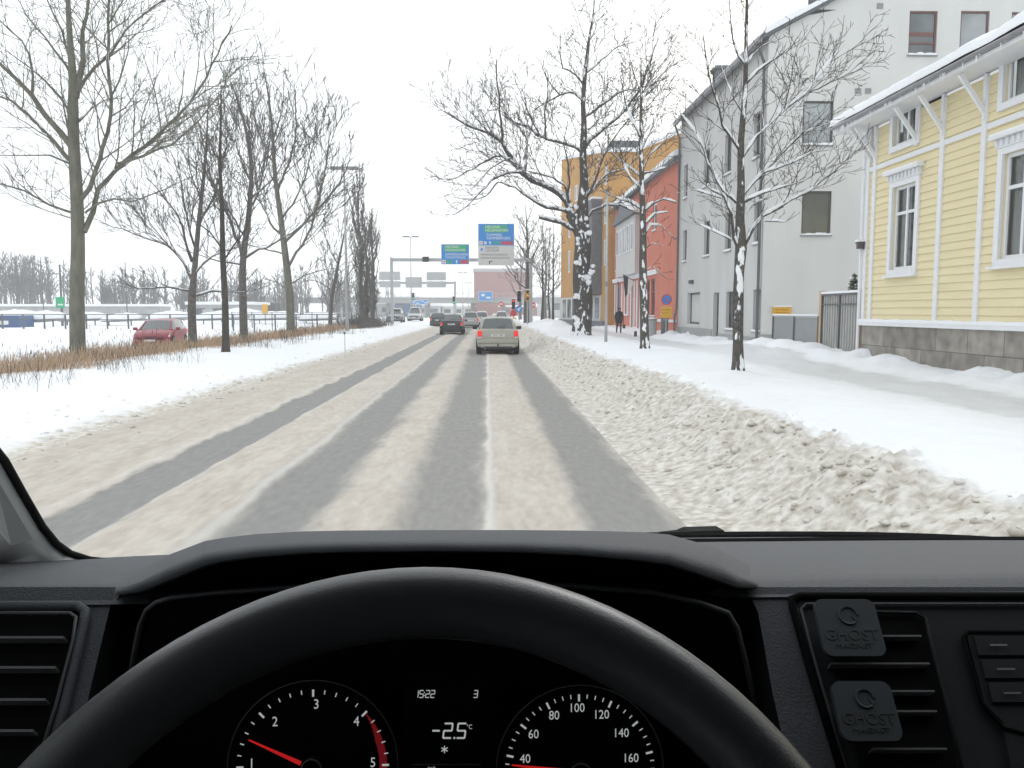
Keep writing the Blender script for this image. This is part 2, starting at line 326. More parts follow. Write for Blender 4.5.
# wall with real openings.  O origin (bottom corner), U unit along, N outward
def wall(O, U, N, width, height, holes, top=None, reveal=.15, boards=0, bottom=None):
    O = Vector(O); U = Vector(U).normalized(); N = Vector(N).normalized(); Z = Vector((0,0,1)); mb = MB()
    us = sorted({0, width, *[h[0] for h in holes], *[h[1] for h in holes]} | ({x for x in (top[1] if top else [])}))
    vs = {0, height, *[h[2] for h in holes], *[h[3] for h in holes]}
    if boards:
        k = boards
        while k < height: vs.add(k); k += boards
    vs = sorted(vs); tf = (top[0] if top else (lambda u: height))
    flip = U.cross(Z).dot(N) < 0
    for i in range(len(us)-1):
        u0, u1 = us[i], us[i+1]
        if u1-u0 < 1e-5: continue
        for j in range(len(vs)-1):
            v0, v1 = vs[j], vs[j+1]
            if v1-v0 < 1e-5: continue
            um, vm = (u0+u1)/2, (v0+v1)/2
            if any(h[0] < um < h[1] and h[2] < vm < h[3] for h in holes): continue
            a, b, c, d = v0, v0, min(v1, tf(u1)), min(v1, tf(u0))
            if c <= v0+1e-4 and d <= v0+1e-4: continue
            c = max(c, v0); d = max(d, v0)
            def off(v): return 0 if not boards else .028*(1-((v/boards) % 1.0))
            ob = off(v0+1e-5); ot = off(v1-1e-5)
            q = [O+U*u0+Z*a+N*ob, O+U*u1+Z*b+N*ob, O+U*u1+Z*c+N*ot, O+U*u0+Z*d+N*ot]
            if flip: q.reverse()
            mb.add(q, [(0,1,2,3)])
            if boards and abs((v0/boards) - round(v0/boards)) < 1e-3:
                q = [O+U*u0+Z*a, O+U*u1+Z*b, O+U*u1+Z*b+N*ob, O+U*u0+Z*a+N*ob]
                if flip: q.reverse()
                mb.add(q, [(0,1,2,3)])
    for h in holes:
        c = [O+U*h[0]+Z*h[2], O+U*h[1]+Z*h[2], O+U*h[1]+Z*h[3], O+U*h[0]+Z*h[3]]
        for k in range(4):
            a, b = c[k], c[(k+1) % 4]; mb.add([a, b, b-N*reveal, a-N*reveal], [(0,1,2,3)])
    return mb
def window(parent, O, U, N, h, fm='frame_dark', pm='pane', depth=.12, fw=.07, mull=(), rails=(), sill='snowcap', name='window', slab=.0):
    O = Vector(O); U = Vector(U).normalized(); N = Vector(N).normalized(); Z = Vector((0,0,1)); u0, u1, v0, v1 = h
    def P(u, v, n): return O+U*u+Z*v+N*n
    fr = MB()
    def b(ua, ub, va, vb, n0, n1):
        pts = [P(ua,va,n0),P(ub,va,n0),P(ub,vb,n0),P(ua,vb,n0),P(ua,va,n1),P(ub,va,n1),P(ub,vb,n1),P(ua,vb,n1)]
        return pts, [(0,3,2,1),(4,5,6,7),(0,1,5,4),(1,2,6,5),(2,3,7,6),(3,0,4,7)]
    e = .004; d0 = -depth; d1 = -depth+.06
    fr.add(*b(u0+e,u0+fw,v0+e,v1-e,d0,d1)); fr.add(*b(u1-fw,u1-e,v0+e,v1-e,d0,d1)); fr.add(*b(u0+fw,u1-fw,v0+e,v0+fw,d0,d1)); fr.add(*b(u0+fw,u1-fw,v1-fw,v1-e,d0,d1))
    for m_ in mull: uc = u0+(u1-u0)*m_; fr.add(*b(uc-fw/2,uc+fw/2,v0+fw,v1-fw,d0,d1-.004))
    for m_ in rails: vc = v0+(v1-v0)*m_; fr.add(*b(u0+fw,u1-fw,vc-fw/2,vc+fw/2,d0,d1-.008))
    f = fr.build(name, fm, parent)
    MB().add([P(u0+fw*.5,v0+fw*.5,d0+.02),P(u1-fw*.5,v0+fw*.5,d0+.02),P(u1-fw*.5,v1-fw*.5,d0+.02),P(u0+fw*.5,v1-fw*.5,d0+.02)], [(0,1,2,3)]).build('pane', pm, f)
    if sill:
        s = MB(); s.add(*b(u0-.04,u1+.04,v0-.05,v0-.004,-.02,.07)); s.build('sill', 'zinc', f)
        if sill == 'snowcap':
            q = MB(); n = 6
            for i in range(n):
                ua = u0+(u1-u0)*i/n; ub = u0+(u1-u0)*(i+1)/n; hh = random.uniform(.05,.1); q.add(*b(ua,ub+.0,v0-.003,v0+hh,-.05,.06))
            q.build('snow_cap', 'snowcap', f)
    return f
# ------------------------------------------------------------------ ground
def sm(a, b, x):
    t = max(0, min(1, (x-a)/(b-a))); return t*t*(3-2*t)
def nz(x, y, s, seed=0): return noise.noise(Vector((x*s+seed*7.3, y*s+seed*3.1, seed*1.7)))
def fb(x, y, s, seed=0, o=4):
    r = 0; a = 1
    for k in range(o): r += a*nz(x, y, s*2**k, seed+k); a *= .5
    return r
TR = (-3.33, -1.77, -.38, 1.17)
FEET = ((5.43,17.3),(5.6,28.3),(5.5,46),(5.0,33.5))
def H(x, y):
    # road
    d = min(abs(x-c) for c in TR)
    road = .035*sm(.25, .45, d)*(1+.9*fb(x, y*.3, 1.6, 3, 3))
    if x < -3.7: road = .035+.03*abs(fb(x, y, 1.5, 5, 4))+.05*sm(-3.9, -5.2, x)
    if -5.2 <= x <= 1.55: h = road
    elif x > 1.55:
        crest = 3.10 - .014*min(max(y-8, 0), 45)+.05*nz(0, y, .5, 44); foot = 1.85-.006*min(y, 50)
        top = .56+.07*nz(0, y, .35, 2)+.06*nz(0, y, 1.6, 4)
        if y > 36: top += .30*sm(36, 50, y)*(.6+.6*nz(0, y, .12, 9))
        up = sm(foot-.15, crest+.12, x+.10*fb(x, y, 1.4, 6, 3)); dn = sm(crest, crest+.75, x)
        b = up*top if x < crest else top-(top-.25)*dn
        if x >= crest: b *= .999
        face = up*(1-dn)
        lump = face*(.10*abs(fb(x, y, 2.2, 8, 4))+.062*fb(x, y, 5, 12, 4)+.05*abs(fb(x, y, 12, 14, 3)))+.012*fb(x, y, 6, 15, 3)*(1-dn)
        flat = 0
        walk = (.06*fb(x, y, .6, 20, 4)+.02*fb(x, y, 3.3, 27, 3))*sm(3.6, 5, x)
        path = -.09*sm(6.7, 7.4, x)*(1-sm(9.3, 9.9, x))+.025*sm(6.9, 7.5, x)*(1-sm(9, 9.6, x))*fb(x, y, 3.1, 31, 3)
        edge = .22*sm(9.4, 10.4, x)*(.5+1.1*max(0, fb(x, y, .9, 40, 4)))
        h = max(road*(1-sm(1.5, 1.9, x)), 0)+b+lump+flat+walk+path+edge+.03*sm(1.55, 1.9, x)
        for fx_, fy_ in FEET: h += .13*math.exp(-((x-fx_)**2+(y-fy_)**2)/.22)
        g = math.exp(-((x-9.3)/1.6)**2-((y-26.5)/4.5)**2); h += g*(.38+.3*fb(x, y, .8, 50, 3))
        g = math.exp(-((x-5.5)/1.7)**2-((y-70)/14)**2); h += g*(.5+.5*fb(x, y, .4, 51, 3))
    else:
        k = sm(-5.2, -8.2, x+.5*nz(0, y, .35, 61))
        h = .085+.03*abs(fb(x, y, 1.5, 5, 4))*(1-k)+k*.34+.10*abs(fb(x, y, 1.3, 60, 4))*sm(-5.4, -6, x)*(1-sm(-6.4, -7.6, x)) + .05*fb(x, y, .35, 62, 4)*k
        h -= .20*sm(-9.6, -12.2, x)
        h -= .34*sm(-13, -14.6, x)*sm(-22, -19, x)
        h += .02*sm(-24, -32, x)
    return h
rows = []; y = -12.0
while y < 2.5: rows.append(y); y += .8
y = 2.5
while y < 420: rows.append(y); y += max(.055, .0085*y)
def sheet(name, xs, m, rws):
    v = []; f = []; n = len(xs)
    for yy in rws:
        for x in xs: v.append((x, yy, H(x, yy)))
    for j in range(len(rws)-1):
        for i in range(n-1): a = j*n+i; f.append((a, a+1, a+1+n, a+n))
    b = MB(); b.v = v; b.f = f; o = b.build(name, m, smooth=True); o['kind'] = 'structure'; return o
def span(a, b, n): return [a+(b-a)*i/n for i in range(n+1)]
sheet('road', span(-5.2, 1.55, 110), 'road_slush', rows)
sheet('snow_bank', span(1.55, 4.2, 58)+span(4.2, 11.4, 60)[1:], 'berm_snow', rows)
r2 = [r for i, r in enumerate(rows) if i % 2 == 0 or r > 60]
sheet('snow_verge', [-90,-70,-55,-45,-38,-33,-29,-26,-24,-22.5,-21,-19.5,-18,-16.5,-15,-14,-13.2]+span(-12.5, -5.2, 80), 'median_snow', rows)
g = MB(); g.add([(-3000,-600,-.12),(3000,-600,-.12),(3000,4000,-.12),(-3000,4000,-.12)], [(0,1,2,3)]); tag(g.build('ground', 'snow'), kind='structure')

# ------------------------------------------------------------------ yellow wooden house
HX = 10.6; Y0, Y1 = 5.0, 22.3; ZB, ZT = 1.42, 6.62
yh = thing('wooden_house', 'yellow clapboard house with white trim on a grey stone base', 'house', (HX, Y1, .2))
def wp(o): o.matrix_parent_inverse = o.parent.matrix_world.inverted() if False else Matrix.Translation(-Vector(o.parent.location)); return o
# helper so that geometry written in world coordinates can sit under a placed Empty
def settle(root):
    off = Vector(root.location); root.location = (0,0,0)
    for c in root.children_recursive:
        pass
    def sh(o):
        for c in o.children:
            if c.type == 'MESH':
                if c.data.users == 1 or not c.data.get('sh'):
                    c.data.transform(Matrix.Translation(-off)); c.data['sh'] = 1
            sh(c)
    sh(root); root.location = off
OUT = (-1,0,0); U = (0,-1,0)   # u runs towards the camera from the far corner
def uy(yv): return Y1-yv
def hole_from(pf, pn, pyt, pyb):   # far px, near px, top/bottom py at far edge -> u0,u1,z0,z1
    a = atX(pf, pyt, HX); b = atX(pf, pyb, HX); c = atX(pn, pyt, HX)
    return uy(a.y), uy(c.y), b.z, a.z
w1 = hole_from(895, 918, 188, 270); w2 = hole_from(1006, 1060, 152, 258)
a1 = hole_from(896, 919, 112, 147); a2 = hole_from(1007, 1060, 55, 100)
w2 = (w2[0], w2[0]+(w1[1]-w1[0]), w1[2], w1[3]); a2 = (a2[0], a2[0]+(a1[1]-a1[0]), a1[2], a1[3])
w1_, a1_ = w1, a1; step = w2[0]-w1[0]
holes = []
for k in range(4):
    for hh in (w1, a1): holes.append((hh[0]+k*step, hh[1]+k*step, hh[2]-ZB, hh[3]-ZB))
holes = [h for h in holes if h[1] < Y1-Y0-.3]
O = Vector((HX, Y1, ZB))
wall(O, U, OUT, Y1-Y0, ZT-ZB, holes, reveal=.12, boards=.185).build('wall', 'yellow_board', yh)
wall((HX, Y1, ZB), (1,0,0), (0,1,0), 8, ZT-ZB, [], boards=.185).build('wall', 'yellow_board', yh)
wall((HX, Y0, ZB), (1,0,0), (0,-1,0), 8, ZT-ZB, [], boards=.185).build('wall', 'yellow_board', yh)
MB().box(HX+8-.1, HX+8, Y0, Y1, ZB, ZT).build('wall', 'yellow_board', yh)
MB().box(HX-.03, HX+8, Y0-.05, Y1+.05, -.1, ZB-.12).build('stone_base', 'stone_blocks', yh)
b = MB(); b.box(HX-.12, HX+.1, Y0-.1, Y1+.12, ZB-.118, ZB-.02); b.build('base_ledge', 'white_wood', yh)
b = MB(); n = 60
for i in range(n):
    ya = Y0-.1+(Y1+.22-Y0)*i/n; yb = ya+(Y1+.22-Y0)/n; b.box(HX-.13, HX+.0, ya, yb, ZB-.02, ZB+.05+random.uniform(0, .02))
b.build('ledge_snow', 'snowcap', yh)
# vertical pilaster strips, horizontal belt
za = atX(868, 160, HX).z
for px in (874, 940, 981):
    yy = atX(px, 230, HX).y; MB().box(HX-.06, HX-.002, yy-.08, yy+.08, ZB+.0, ZT-.02).build('pilaster', 'white_wood', yh)
ps = [atX(px, 230, HX).y for px in (874, 940, 981)]
for yy in (ps[2]-3.2, ps[2]-5.2): MB().box(HX-.06, HX-.002, yy-.08, yy+.08, ZB, ZT-.02).build('pilaster', 'white_wood', yh)
MB().box(HX-.06, HX+.05, Y1-.12, Y1+.06, ZB, ZT-.02).build('corner_board', 'white_wood', yh)
MB().box(HX-.05, HX-.0025, Y0, Y1-.125, a1[2]-.42, a1[2]-.30).build('belt_board', 'white_wood', yh)
for h in holes:
    big = (h[3]-h[2]) > 1.4
    f = window(yh, O, U, OUT, h, fm='white_wood', pm='clear_glass', depth=.1, fw=.075, mull=(.5,), rails=((.68,) if big else ()), sill=None)
    # curtains, and a flat sheet coloured dark for the indoor shade behind the glass
    Yc = Y1-(h[0]+h[1])/2; hw = (h[1]-h[0])/2; z0, z1 = h[2]+ZB, h[3]+ZB
    for sgn in (-1, 1):
        c = MB(); k = 14; pts = []
        for i in range(k+1): pts.append((HX+.2+.02*math.sin(i*1.9), Yc+sgn*(hw*(.98-.80*i/k))))
        for i in range(k): c.add([(pts[i][0],pts[i][1],z0),(pts[i+1][0],pts[i+1][1],z0),(pts[i+1][0],pts[i+1][1],z1),(pts[i][0],pts[i][1],z1)], [(0,1,2,3)])
        c.build('curtain', 'curtain', f)
    MB().add([(HX+.45,Yc-hw-.3,z0-.3),(HX+.45,Yc+hw+.3,z0-.3),(HX+.45,Yc+hw+.3,z1+.3),(HX+.45,Yc-hw-.3,z1+.3)], [(0,1,2,3)]).build('shade_backing', 'room_shade', f)
    t = MB(); xo = HX-.07
    t.box(xo, HX-.0015, Yc-hw-.16, Yc-hw-.003, z0-.14, z1+.14); t.box(xo, HX-.0015, Yc+hw+.003, Yc+hw+.16, z0-.14, z1+.14)
    t.box(xo-.02, HX-.001, Yc-hw-.003, Yc+hw+.003, z0-.14, z0-.003); t.box(xo, HX-.001, Yc-hw-.003, Yc+hw+.003, z1+.003, z1+.14)
    if big:
        t.box(xo-.02, HX-.001, Yc-hw-.2, Yc+hw+.2, z1+.143, z1+.32); t.box(xo-.14, HX-.001, Yc-hw-.3, Yc+hw+.3, z1+.322, z1+.39)
        for i in range(9): yk = Yc-hw-.15+(2*hw+.3)*i/8; t.box(xo-.06, xo-.021, yk-.03, yk+.03, z1+.18, z1+.31)
        t.box(xo-.09, HX-.001, Yc-hw-.22, Yc+hw+.22, z0-.2, z0-.143)
    t.build('casing', 'white_wood', f)
    if big: MB().box(xo-.13, HX-.03, Yc-hw-.29, Yc+hw+.29, z1+.392, z1+.44).build('snow_cap', 'snowcap', f)
# roof: soffit, fascia, brackets, snow
E = Vector((HX-.72, 0, 6.92)); sl_ = .42
def rz(x): return 6.92+(x-(HX-.72))*sl_
yb0, yb1 = Y0-.6, Y1+.75; rx1 = HX+5.0
r = MB(); r.add([(HX-.72,yb0,6.80),(rx1,yb0,rz(rx1)-.12),(rx1,yb1,rz(rx1)-.12),(HX-.72,yb1,6.80),(HX-.72,yb0,6.93),(rx1,yb0,rz(rx1)),(rx1,yb1,rz(rx1)),(HX-.72,yb1,6.93)],
    [(0,3,2,1),(4,5,6,7),(0,1,5,4),(1,2,6,5),(2,3,7,6),(3,0,4,7)]); r.build('roof', 'white_wood', yh)
r = MB(); r.add([(rx1,yb0,rz(rx1)-.12),(rx1+5.5,yb0,rz(rx1)-2.5),(rx1+5.5,yb1,rz(rx1)-2.5),(rx1,yb1,rz(rx1)-.12)], [(0,1,2,3)]); r.build('roof', 'zinc', yh)
# snow blanket with an uneven lip
b = MB(); ny = 150; prof = [(-.10,.02),(-.09,.16),(-.02,.22),(.25,.25),(1.5,.27),(5.7,.25)]
for i in range(ny+1):
    yy = yb0-.04+(yb1-yb0+.1)*i/ny; j1 = 1+.25*nz(0, yy, 1.1, 70)+.12*nz(0, yy, 5, 71)
    for (dx, dz) in prof: x = HX-.72+dx*(j1 if dx < 0 else 1); b.v.append((x, yy, rz(max(x, HX-.72))+.012+dz*j1 if dz > .03 else 6.90+.02*j1))
n = len(prof)
for i in range(ny):
    for j in range(n-1): a = i*n+j; b.f.append((a, a+1, a+1+n, a+n))
b.f.append(tuple(range(n))); b.f.append(tuple(ny*n+k for k in range(n))[::-1])
b.build('roof_snow', 'snowcap', yh, smooth=True)
MB().tube([(HX-.79, yb0, 6.84), (HX-.79, yb1, 6.84)], .05, 8).build('gutter', 'zinc', yh)
b = MB(); 
random.seed(5)
for i in range(90):
    yy = random.uniform(Y0, yb1); L_ = random.uniform(.04, .22)*(1 if random.random() < .8 else 1.6); b.tube([(HX-.79, yy, 6.8), (HX-.79, yy, 6.8-L_)], [.012, .002], 5)
tag(b.build('icicles', 'snowcap', yh), kind='stuff')
MB().box(HX-.72, HX+.02, yb0, yb1, 6.70, 6.79).build('soffit', 'white_wood', yh)
for yy in ps+[Y1-.15, ps[2]-3.2, ps[2]-5.2, (ps[0]+ps[1])/2-.5]:
    k = MB(); k.bar((HX-.03, yy, 5.85), (HX-.62, yy, 6.66), .075, .09); k.bar((HX-.05, yy, 5.75), (HX-.05, yy, 6.68), .10, .07, up=(1,0,0)); k.build('bracket', 'white_wood', yh)
# wall lamp
yl = atX(866, 243, HX).y; zl = atX(866, 243, HX).z
lm = MB(); lm.box(HX-.06, HX-.005, yl-.05, yl+.05, zl-.18, zl+.02); lm.box(HX-.26, HX-.06, yl-.09, yl+.09, zl-.02, zl+.03); lm.box(HX-.24, HX-.10, yl-.07, yl+.07, zl-.16, zl-.021); lm.build('wall_lamp', 'frame_dark', yh)
MB().box(HX-.27, HX-.05, yl-.1, yl+.1, zl+.032, zl+.09).build('snow_cap', 'snowcap', yh)
MB().tube([(HX-.08, Y1-.02, 6.8), (HX-.1, Y1+.1, 6.3), (HX-.1, Y1+.1, .35)], .045, 8).build('downpipe', 'white_wood', yh)
settle(yh)

# ------------------------------------------------------------------ pale rendered apartment house (gable towards the camera)
GX, GY = 11.1, 32.2
gh = thing('apartment_house', 'pale grey rendered apartment house with snowy gable roof and chimney', 'building', (GX, GY, .2))
WDT = 15.0; EZ = 12.45; SLP = .53
def gtop(u): return EZ-.1+ (SLP*u if u < WDT*.52 else SLP*(WDT*.52)*2-SLP*u)
def gh_hole(x0, y0, x1, y1):
    a = atY(x0, y1, GY); b = atY(x1, y0, GY); return (a.x-GX, b.x-GX, a.z-.1, b.z-.1)
gholes = [gh_hole(802,101,834,145), gh_hole(801,191,832,235), gh_hole(908,11,938,55), gh_hole(959,11,990,55)]
q = gholes[2]; gholes.append((q[0]+4.1, q[1]+4.1, q[2], q[3])) if q[1]+4.1 < 13 else None
wall((GX, GY, .1), (1,0,0), (0,-1,0), WDT, 24, gholes, top=(lambda u: gtop(u), [WDT*.52]), reveal=.16).build('wall', 'render_white', gh)
for i, h in enumerate(gholes):
    f = window(gh, (GX, GY, .1), (1,0,0), (0,-1,0), h, fm=('frame_dark' if i in (0,1) else 'frame_red'), pm=('pane_light' if i in (0,) else 'pane_olive' if i == 1 else 'pane_light' if i > 2 else 'pane'), rails=((.28,) if i in (2,) else ()), fw=.07)
    if i == 2:
        o = Vector((GX, GY, .1)); MB().box(GX+h[0]+.09, GX+h[1]-.09, GY+.085, GY+.095, .1+h[2]+.75, .1+h[2]+.9).build('blind', 'frame_red', f)
MB().box(GX-.01, GX+WDT+.01, GY-.05, GY-.003, -.1, .75).build('plinth', 'plinth', gh)
# vents on the gable
for (px, py) in ((858,91),(868,91),(880,6)):
    p = atY(px, py, GY); MB().box(p.x-.12, p.x+.12, GY-.03, GY-.004, p.z-.1, p.z+.1).build('vent', 'zinc', gh)
# street facade
FL = 14.2
def fh(px0, px1, pt, pb, dpx=0):  # px0 far .. px1 near, top/bottom at the near edge
    a = atX(px1, pt, GX); b = atX(px1, pb, GX); c = atX(px0, (pt+pb)/2, GX); return (a.y-GY, c.y-GY, max(b.z-.1, .35), a.z-.1)
spec = [(753,761,286,336),(726,736,291,334),(713,719,293,342),(687,700,293,333),
        (725,732,211,250),(704,710,218,254),(683,687,226,260),
        (725,732,131,172),(704,710,150,183),(684,688,160,193),(754,761,200,242),(754,761,104,152)]
fholes = [fh(*s) for s in spec]
# align storeys
def al(i, z0, z1): h = fholes[i]; fholes[i] = (h[0], h[1], z0, z1)
for i in (0,1): al(i, .75, fholes[1][3])
for i in (4,5,6,10): al(i, fholes[4][2], fholes[4][3])
for i in (7,8,9,11): al(i, fholes[7][2], fholes[7][3])
al(2, .3, fholes[1][3]); al(3, .9, fholes[1][3]+.1)
wall((GX, GY, .1), (0,1,0), (-1,0,0), FL, EZ-.1, fholes, reveal=.3).build('wall', 'render_grey', gh)
for i, h in enumerate(fholes):
    if i == 3:
        f = window(gh, (GX, GY, .1), (0,1,0), (-1,0,0), h, fm='frame_dark', pm='render_grey', depth=.25, fw=.1, sill=None, name='shutter_panel')
    elif i == 2: f = window(gh, (GX, GY, .1), (0,1,0), (-1,0,0), h, fm='frame_dark', pm='pane', depth=.25, fw=.12, sill=None, name='door', rails=(.4,))
    else: f = window(gh, (GX, GY, .1), (0,1,0), (-1,0,0), h, depth=.2, fw=.07, pm='pane' if i % 3 else 'pane_light', mull=((.5,) if i < 2 else ()))
MB().box(GX-.05, GX-.003, GY+.0, GY+fholes[2][0]-.1, -.1, .62).build('plinth', 'plinth', gh)
MB().box(GX-.05, GX-.003, GY+fholes[2][1]+.1, GY+FL, -.1, .8).build('plinth', 'plinth', gh)
MB().add([(GX,GY+FL,0),(GX+WDT,GY+FL,0),(GX+WDT,GY+FL,EZ),(GX+WDT*.52,GY+FL,EZ+SLP*WDT*.52),(GX,GY+FL,EZ)], [(0,4,3,2,1)]).build('wall', 'render_grey', gh)
# roof slopes with snow; verge trim dark
rx = GX+WDT*.52; rzv = EZ+SLP*WDT*.52
def slope(mb, x0, x1, t0, t1, ya, yb):
    za = EZ+SLP*(x0-GX) if x0 <= rx else rzv-SLP*(x0-rx); zb = EZ+SLP*(x1-GX) if x1 <= rx+.01 else rzv-SLP*(x1-rx)
    v = [(x0,ya,za+t0),(x1,ya,zb+t0),(x1,yb,zb+t0),(x0,yb,za+t0),(x0,ya,za+t1),(x1,ya,zb+t1),(x1,yb,zb+t1),(x0,yb,za+t1)]
    mb.add(v, [(0,3,2,1),(4,5,6,7),(0,1,5,4),(1,2,6,5),(2,3,7,6),(3,0,4,7)])
b = MB(); slope(b, GX-.35, rx, .02, .2, GY-.2, GY+FL); slope(b, rx, GX+WDT+.35, .02, .2, GY-.2, GY+FL); b.build('roof', 'slate', gh)
b = MB(); k = 24
for i in range(k):
    x0 = GX-.2+(rx-GX+.2)*i/k; x1 = GX-.2+(rx-GX+.2)*(i+1)/k
    t = .225+.16*max(0, .6+nz(x0, 0, .8, 81)+.5*nz(x0, 0, 2.2, 82)); slope(b, x0, x1+.001, .14, t, GY-.27, GY+FL-.1)
b.build('roof_snow', 'snowcap', gh)
b = MB(); b.box(GX-.5, GX-.33, GY-.2, GY+FL, EZ-.28, EZ-.08); b.build('gutter', 'zinc', gh)
c = atX(715, 78, 12.3); c2 = MB(); c2.box(12.3, 13.2, c.y-.5, c.y+.5, 12.6, c.z+.35); c2.box(12.2, 13.3, c.y-.6, c.y+.6, c.z+.352, c.z+.5); c2.build('chimney', 'slate', gh)
for (yy) in (GY+.12, GY+FL-.15):
    MB().tube([(GX-.42, yy, EZ-.2), (GX-.12, yy, EZ-1.0), (GX-.12, yy, 1.9), (GX-.3 if yy > 40 else GX-.12, yy-.3 if yy > 40 else yy, 1.3), (GX-.3 if yy > 40 else GX-.12, yy-.3 if yy > 40 else yy, .25)], .06, 8).build('downpipe', 'pipe', gh)
# roof ladder / walkway near the top, with snow
p = atY(822, 3, GY+1.2); b = MB(); dx = .0
for i in range(9):
    xx = p.x-.9+i*.28; zz = EZ+SLP*(xx-GX)+.35; b.bar((xx, GY+.2, zz), (xx, GY+1.8, zz), .12)
    b.bar((xx, GY+.2, zz-.3), (xx, GY+.2, zz+.55), .10)
xa, xb = p.x-.9, p.x-.9+8*.28
for yy in (GY+.2, GY+1.8):
    b.bar((xa, yy, EZ+SLP*(xa-GX)+.45), (xb, yy, EZ+SLP*(xb-GX)+.45), .16)
b.bar((xa, GY+.2, EZ+SLP*(xa-GX)+.9), (xb, GY+.2, EZ+SLP*(xb-GX)+.9), .05)
b.build('roof_walkway', 'pipe', gh)
p = atX(693, 282, GX); MB().box(GX-.22, GX-.004, p.y-.15, p.y+.15, p.z-.1, p.z+.1).build('facade_lamp', 'frame_dark', gh)
settle(gh)

# ------------------------------------------------------------------ red house
RX, RY0, RY1 = 11.1, 46.5, 70.0
rh = thing('red_house', 'brick red rendered house with white window trim and grey bay', 'building', (RX, RY0, .2))
RT_ = 10.25
def rhh(px0, px1, pt, pb): a = atX(px1, pt, RX); b = atX(px1, pb, RX); c = atX(px0, pt, RX); return [a.y-RY0, c.y-RY0, b.z-.1, a.z-.1]
u_ = lambda px: atX(px, 300, RX).y-RY0
lz0, lz1 = 1.35-.1, 3.85-.1
rholes = [(u_(a), u_(b), lz0, lz1) for (a, b) in ((655,651),(649.6,646.5),(634.5,631.5),(640.5,637.8),(628,625.2),(622,619.5),(617.5,615.5))]
rholes = [(a, b, (.3 if i in (2,3) else z0), z1) for i, (a, b, z0, z1) in enumerate(rholes)]
up = [(u_(655.5), u_(651.5), 6.9, 8.7), (u_(618), u_(615), 5.0, 7.3)]
allh = rholes+up
wall((RX, RY0, .1), (0,1,0), (-1,0,0), RY1-RY0, RT_, allh, reveal=.2).build('wall', 'red_render', rh)
for i, h in enumerate(allh):
    f = window(rh, (RX, RY0, .1), (0,1,0), (-1,0,0), h, fm='frame_red' if i < 2 else 'white_wood', pm='pane', depth=.15, fw=.12, rails=(.65,), sill='snowcap' if i not in (2,3) else None)
    if i < 7:
        t = MB(); y0, y1, z0, z1 = RY0+h[0], RY0+h[1], h[2]+.1, h[3]+.1
        if i >= 2:
            t.box(RX-.06, RX-.002, y0-.28, y0-.003, z0, z1+.1); t.box(RX-.06, RX-.002, y1+.003, y1+.28, z0, z1+.1); t.build('casing', 'white_wood', f)
MB().box(RX-.16, RX-.003, RY0+5.4, RY1, 4.1, 4.32).build('cornice', 'white_wood', rh)
MB().box(RX-.2, RX-.003, RY0+5.4, RY1, 4.322, 4.4).build('snow_cap', 'snowcap', rh)
MB().box(RX-.13, RX-.003, RY0+.1, RY0+10, 1.02, 1.18).build('sill_band', 'white_wood', rh)
# grey bay with windows and gabled roof
by0, by1 = RY0+u_(641), RY0+u_(621.5)
b = MB(); b.box(RX-.5, RX-.001, by0, by1, 4.42, 8.6)
b.build('bay', 'render_grey', rh)
n = 5
for i in range(n):
    y0 = by0+(by1-by0)*(i+.25)/n; y1 = by0+(by1-by0)*(i+.85)/n
    window(rh, (RX-.5, 0, 0), (0,1,0), (-1,0,0), (y0, y1, 6.1, 8.1), fm='white_wood', pm='pane_light', depth=-.005, fw=.09, sill=None)
b = MB(); ym = (by0+by1)/2
b.add([(RX-.8,by0-.4,8.6),(RX-.8,by1+.4,8.6),(RX-.8,ym,10.0),(RX+2.5,by0-.4,8.6),(RX+2.5,by1+.4,8.6),(RX+2.5,ym,10.0)], [(0,2,1),(3,4,5),(0,1,4,3),(0,3,5,2),(1,2,5,4)]); b.build('bay_roof', 'slate', rh)
b = MB(); b.add([(RX-.82,by0-.5,8.66),(RX-.82,ym,10.07),(RX+2.5,ym,10.07),(RX+2.5,by0-.5,8.66),(RX-.82,by0-.5,8.85),(RX-.82,ym,10.25),(RX+2.5,ym,10.25),(RX+2.5,by0-.5,8.85)], [(0,1,2,3),(4,7,6,5),(0,4,5,1),(0,3,7,4)]); b.build('roof_snow', 'snowcap', rh)
# eaves and snowy roof
b = MB(); b.add([(RX-.4,RY0,RT_+.05),(RX+7,RY0,RT_+3.0),(RX+7,RY1,RT_+3.0),(RX-.4,RY1,RT_+.05),(RX-.4,RY0,RT_+.25),(RX+7,RY0,RT_+3.2),(RX+7,RY1,RT_+3.2),(RX-.4,RY1,RT_+.25)],
  [(0,3,2,1),(4,5,6,7),(0,1,5,4),(1,2,6,5),(2,3,7,6),(3,0,4,7)]); b.build('roof', 'slate', rh)
b = MB(); b.add([(RX-.42,RY0,RT_+.255),(RX+7,RY0,RT_+3.21),(RX+7,RY1,RT_+3.21),(RX-.42,RY1,RT_+.255),(RX-.38,RY0,RT_+.6),(RX+7,RY0,RT_+3.5),(RX+7,RY1,RT_+3.5),(RX-.38,RY1,RT_+.6)],
  [(0,3,2,1),(4,5,6,7),(0,1,5,4),(1,2,6,5),(2,3,7,6),(3,0,4,7)]); b.build('roof_snow', 'snowcap', rh)
MB().add([(RX,RY1,0),(RX+9,RY1,0),(RX+9,RY1,RT_),(RX,RY1,RT_)], [(0,3,2,1)]).build('wall', 'red_render', rh)
yd = RY0+u_(619.5); MB().tube([(RX-.3, yd, RT_), (RX-.12, yd, RT_-.6), (RX-.12, yd, .3)], .07, 8).build('downpipe', 'pipe', rh)
settle(rh)

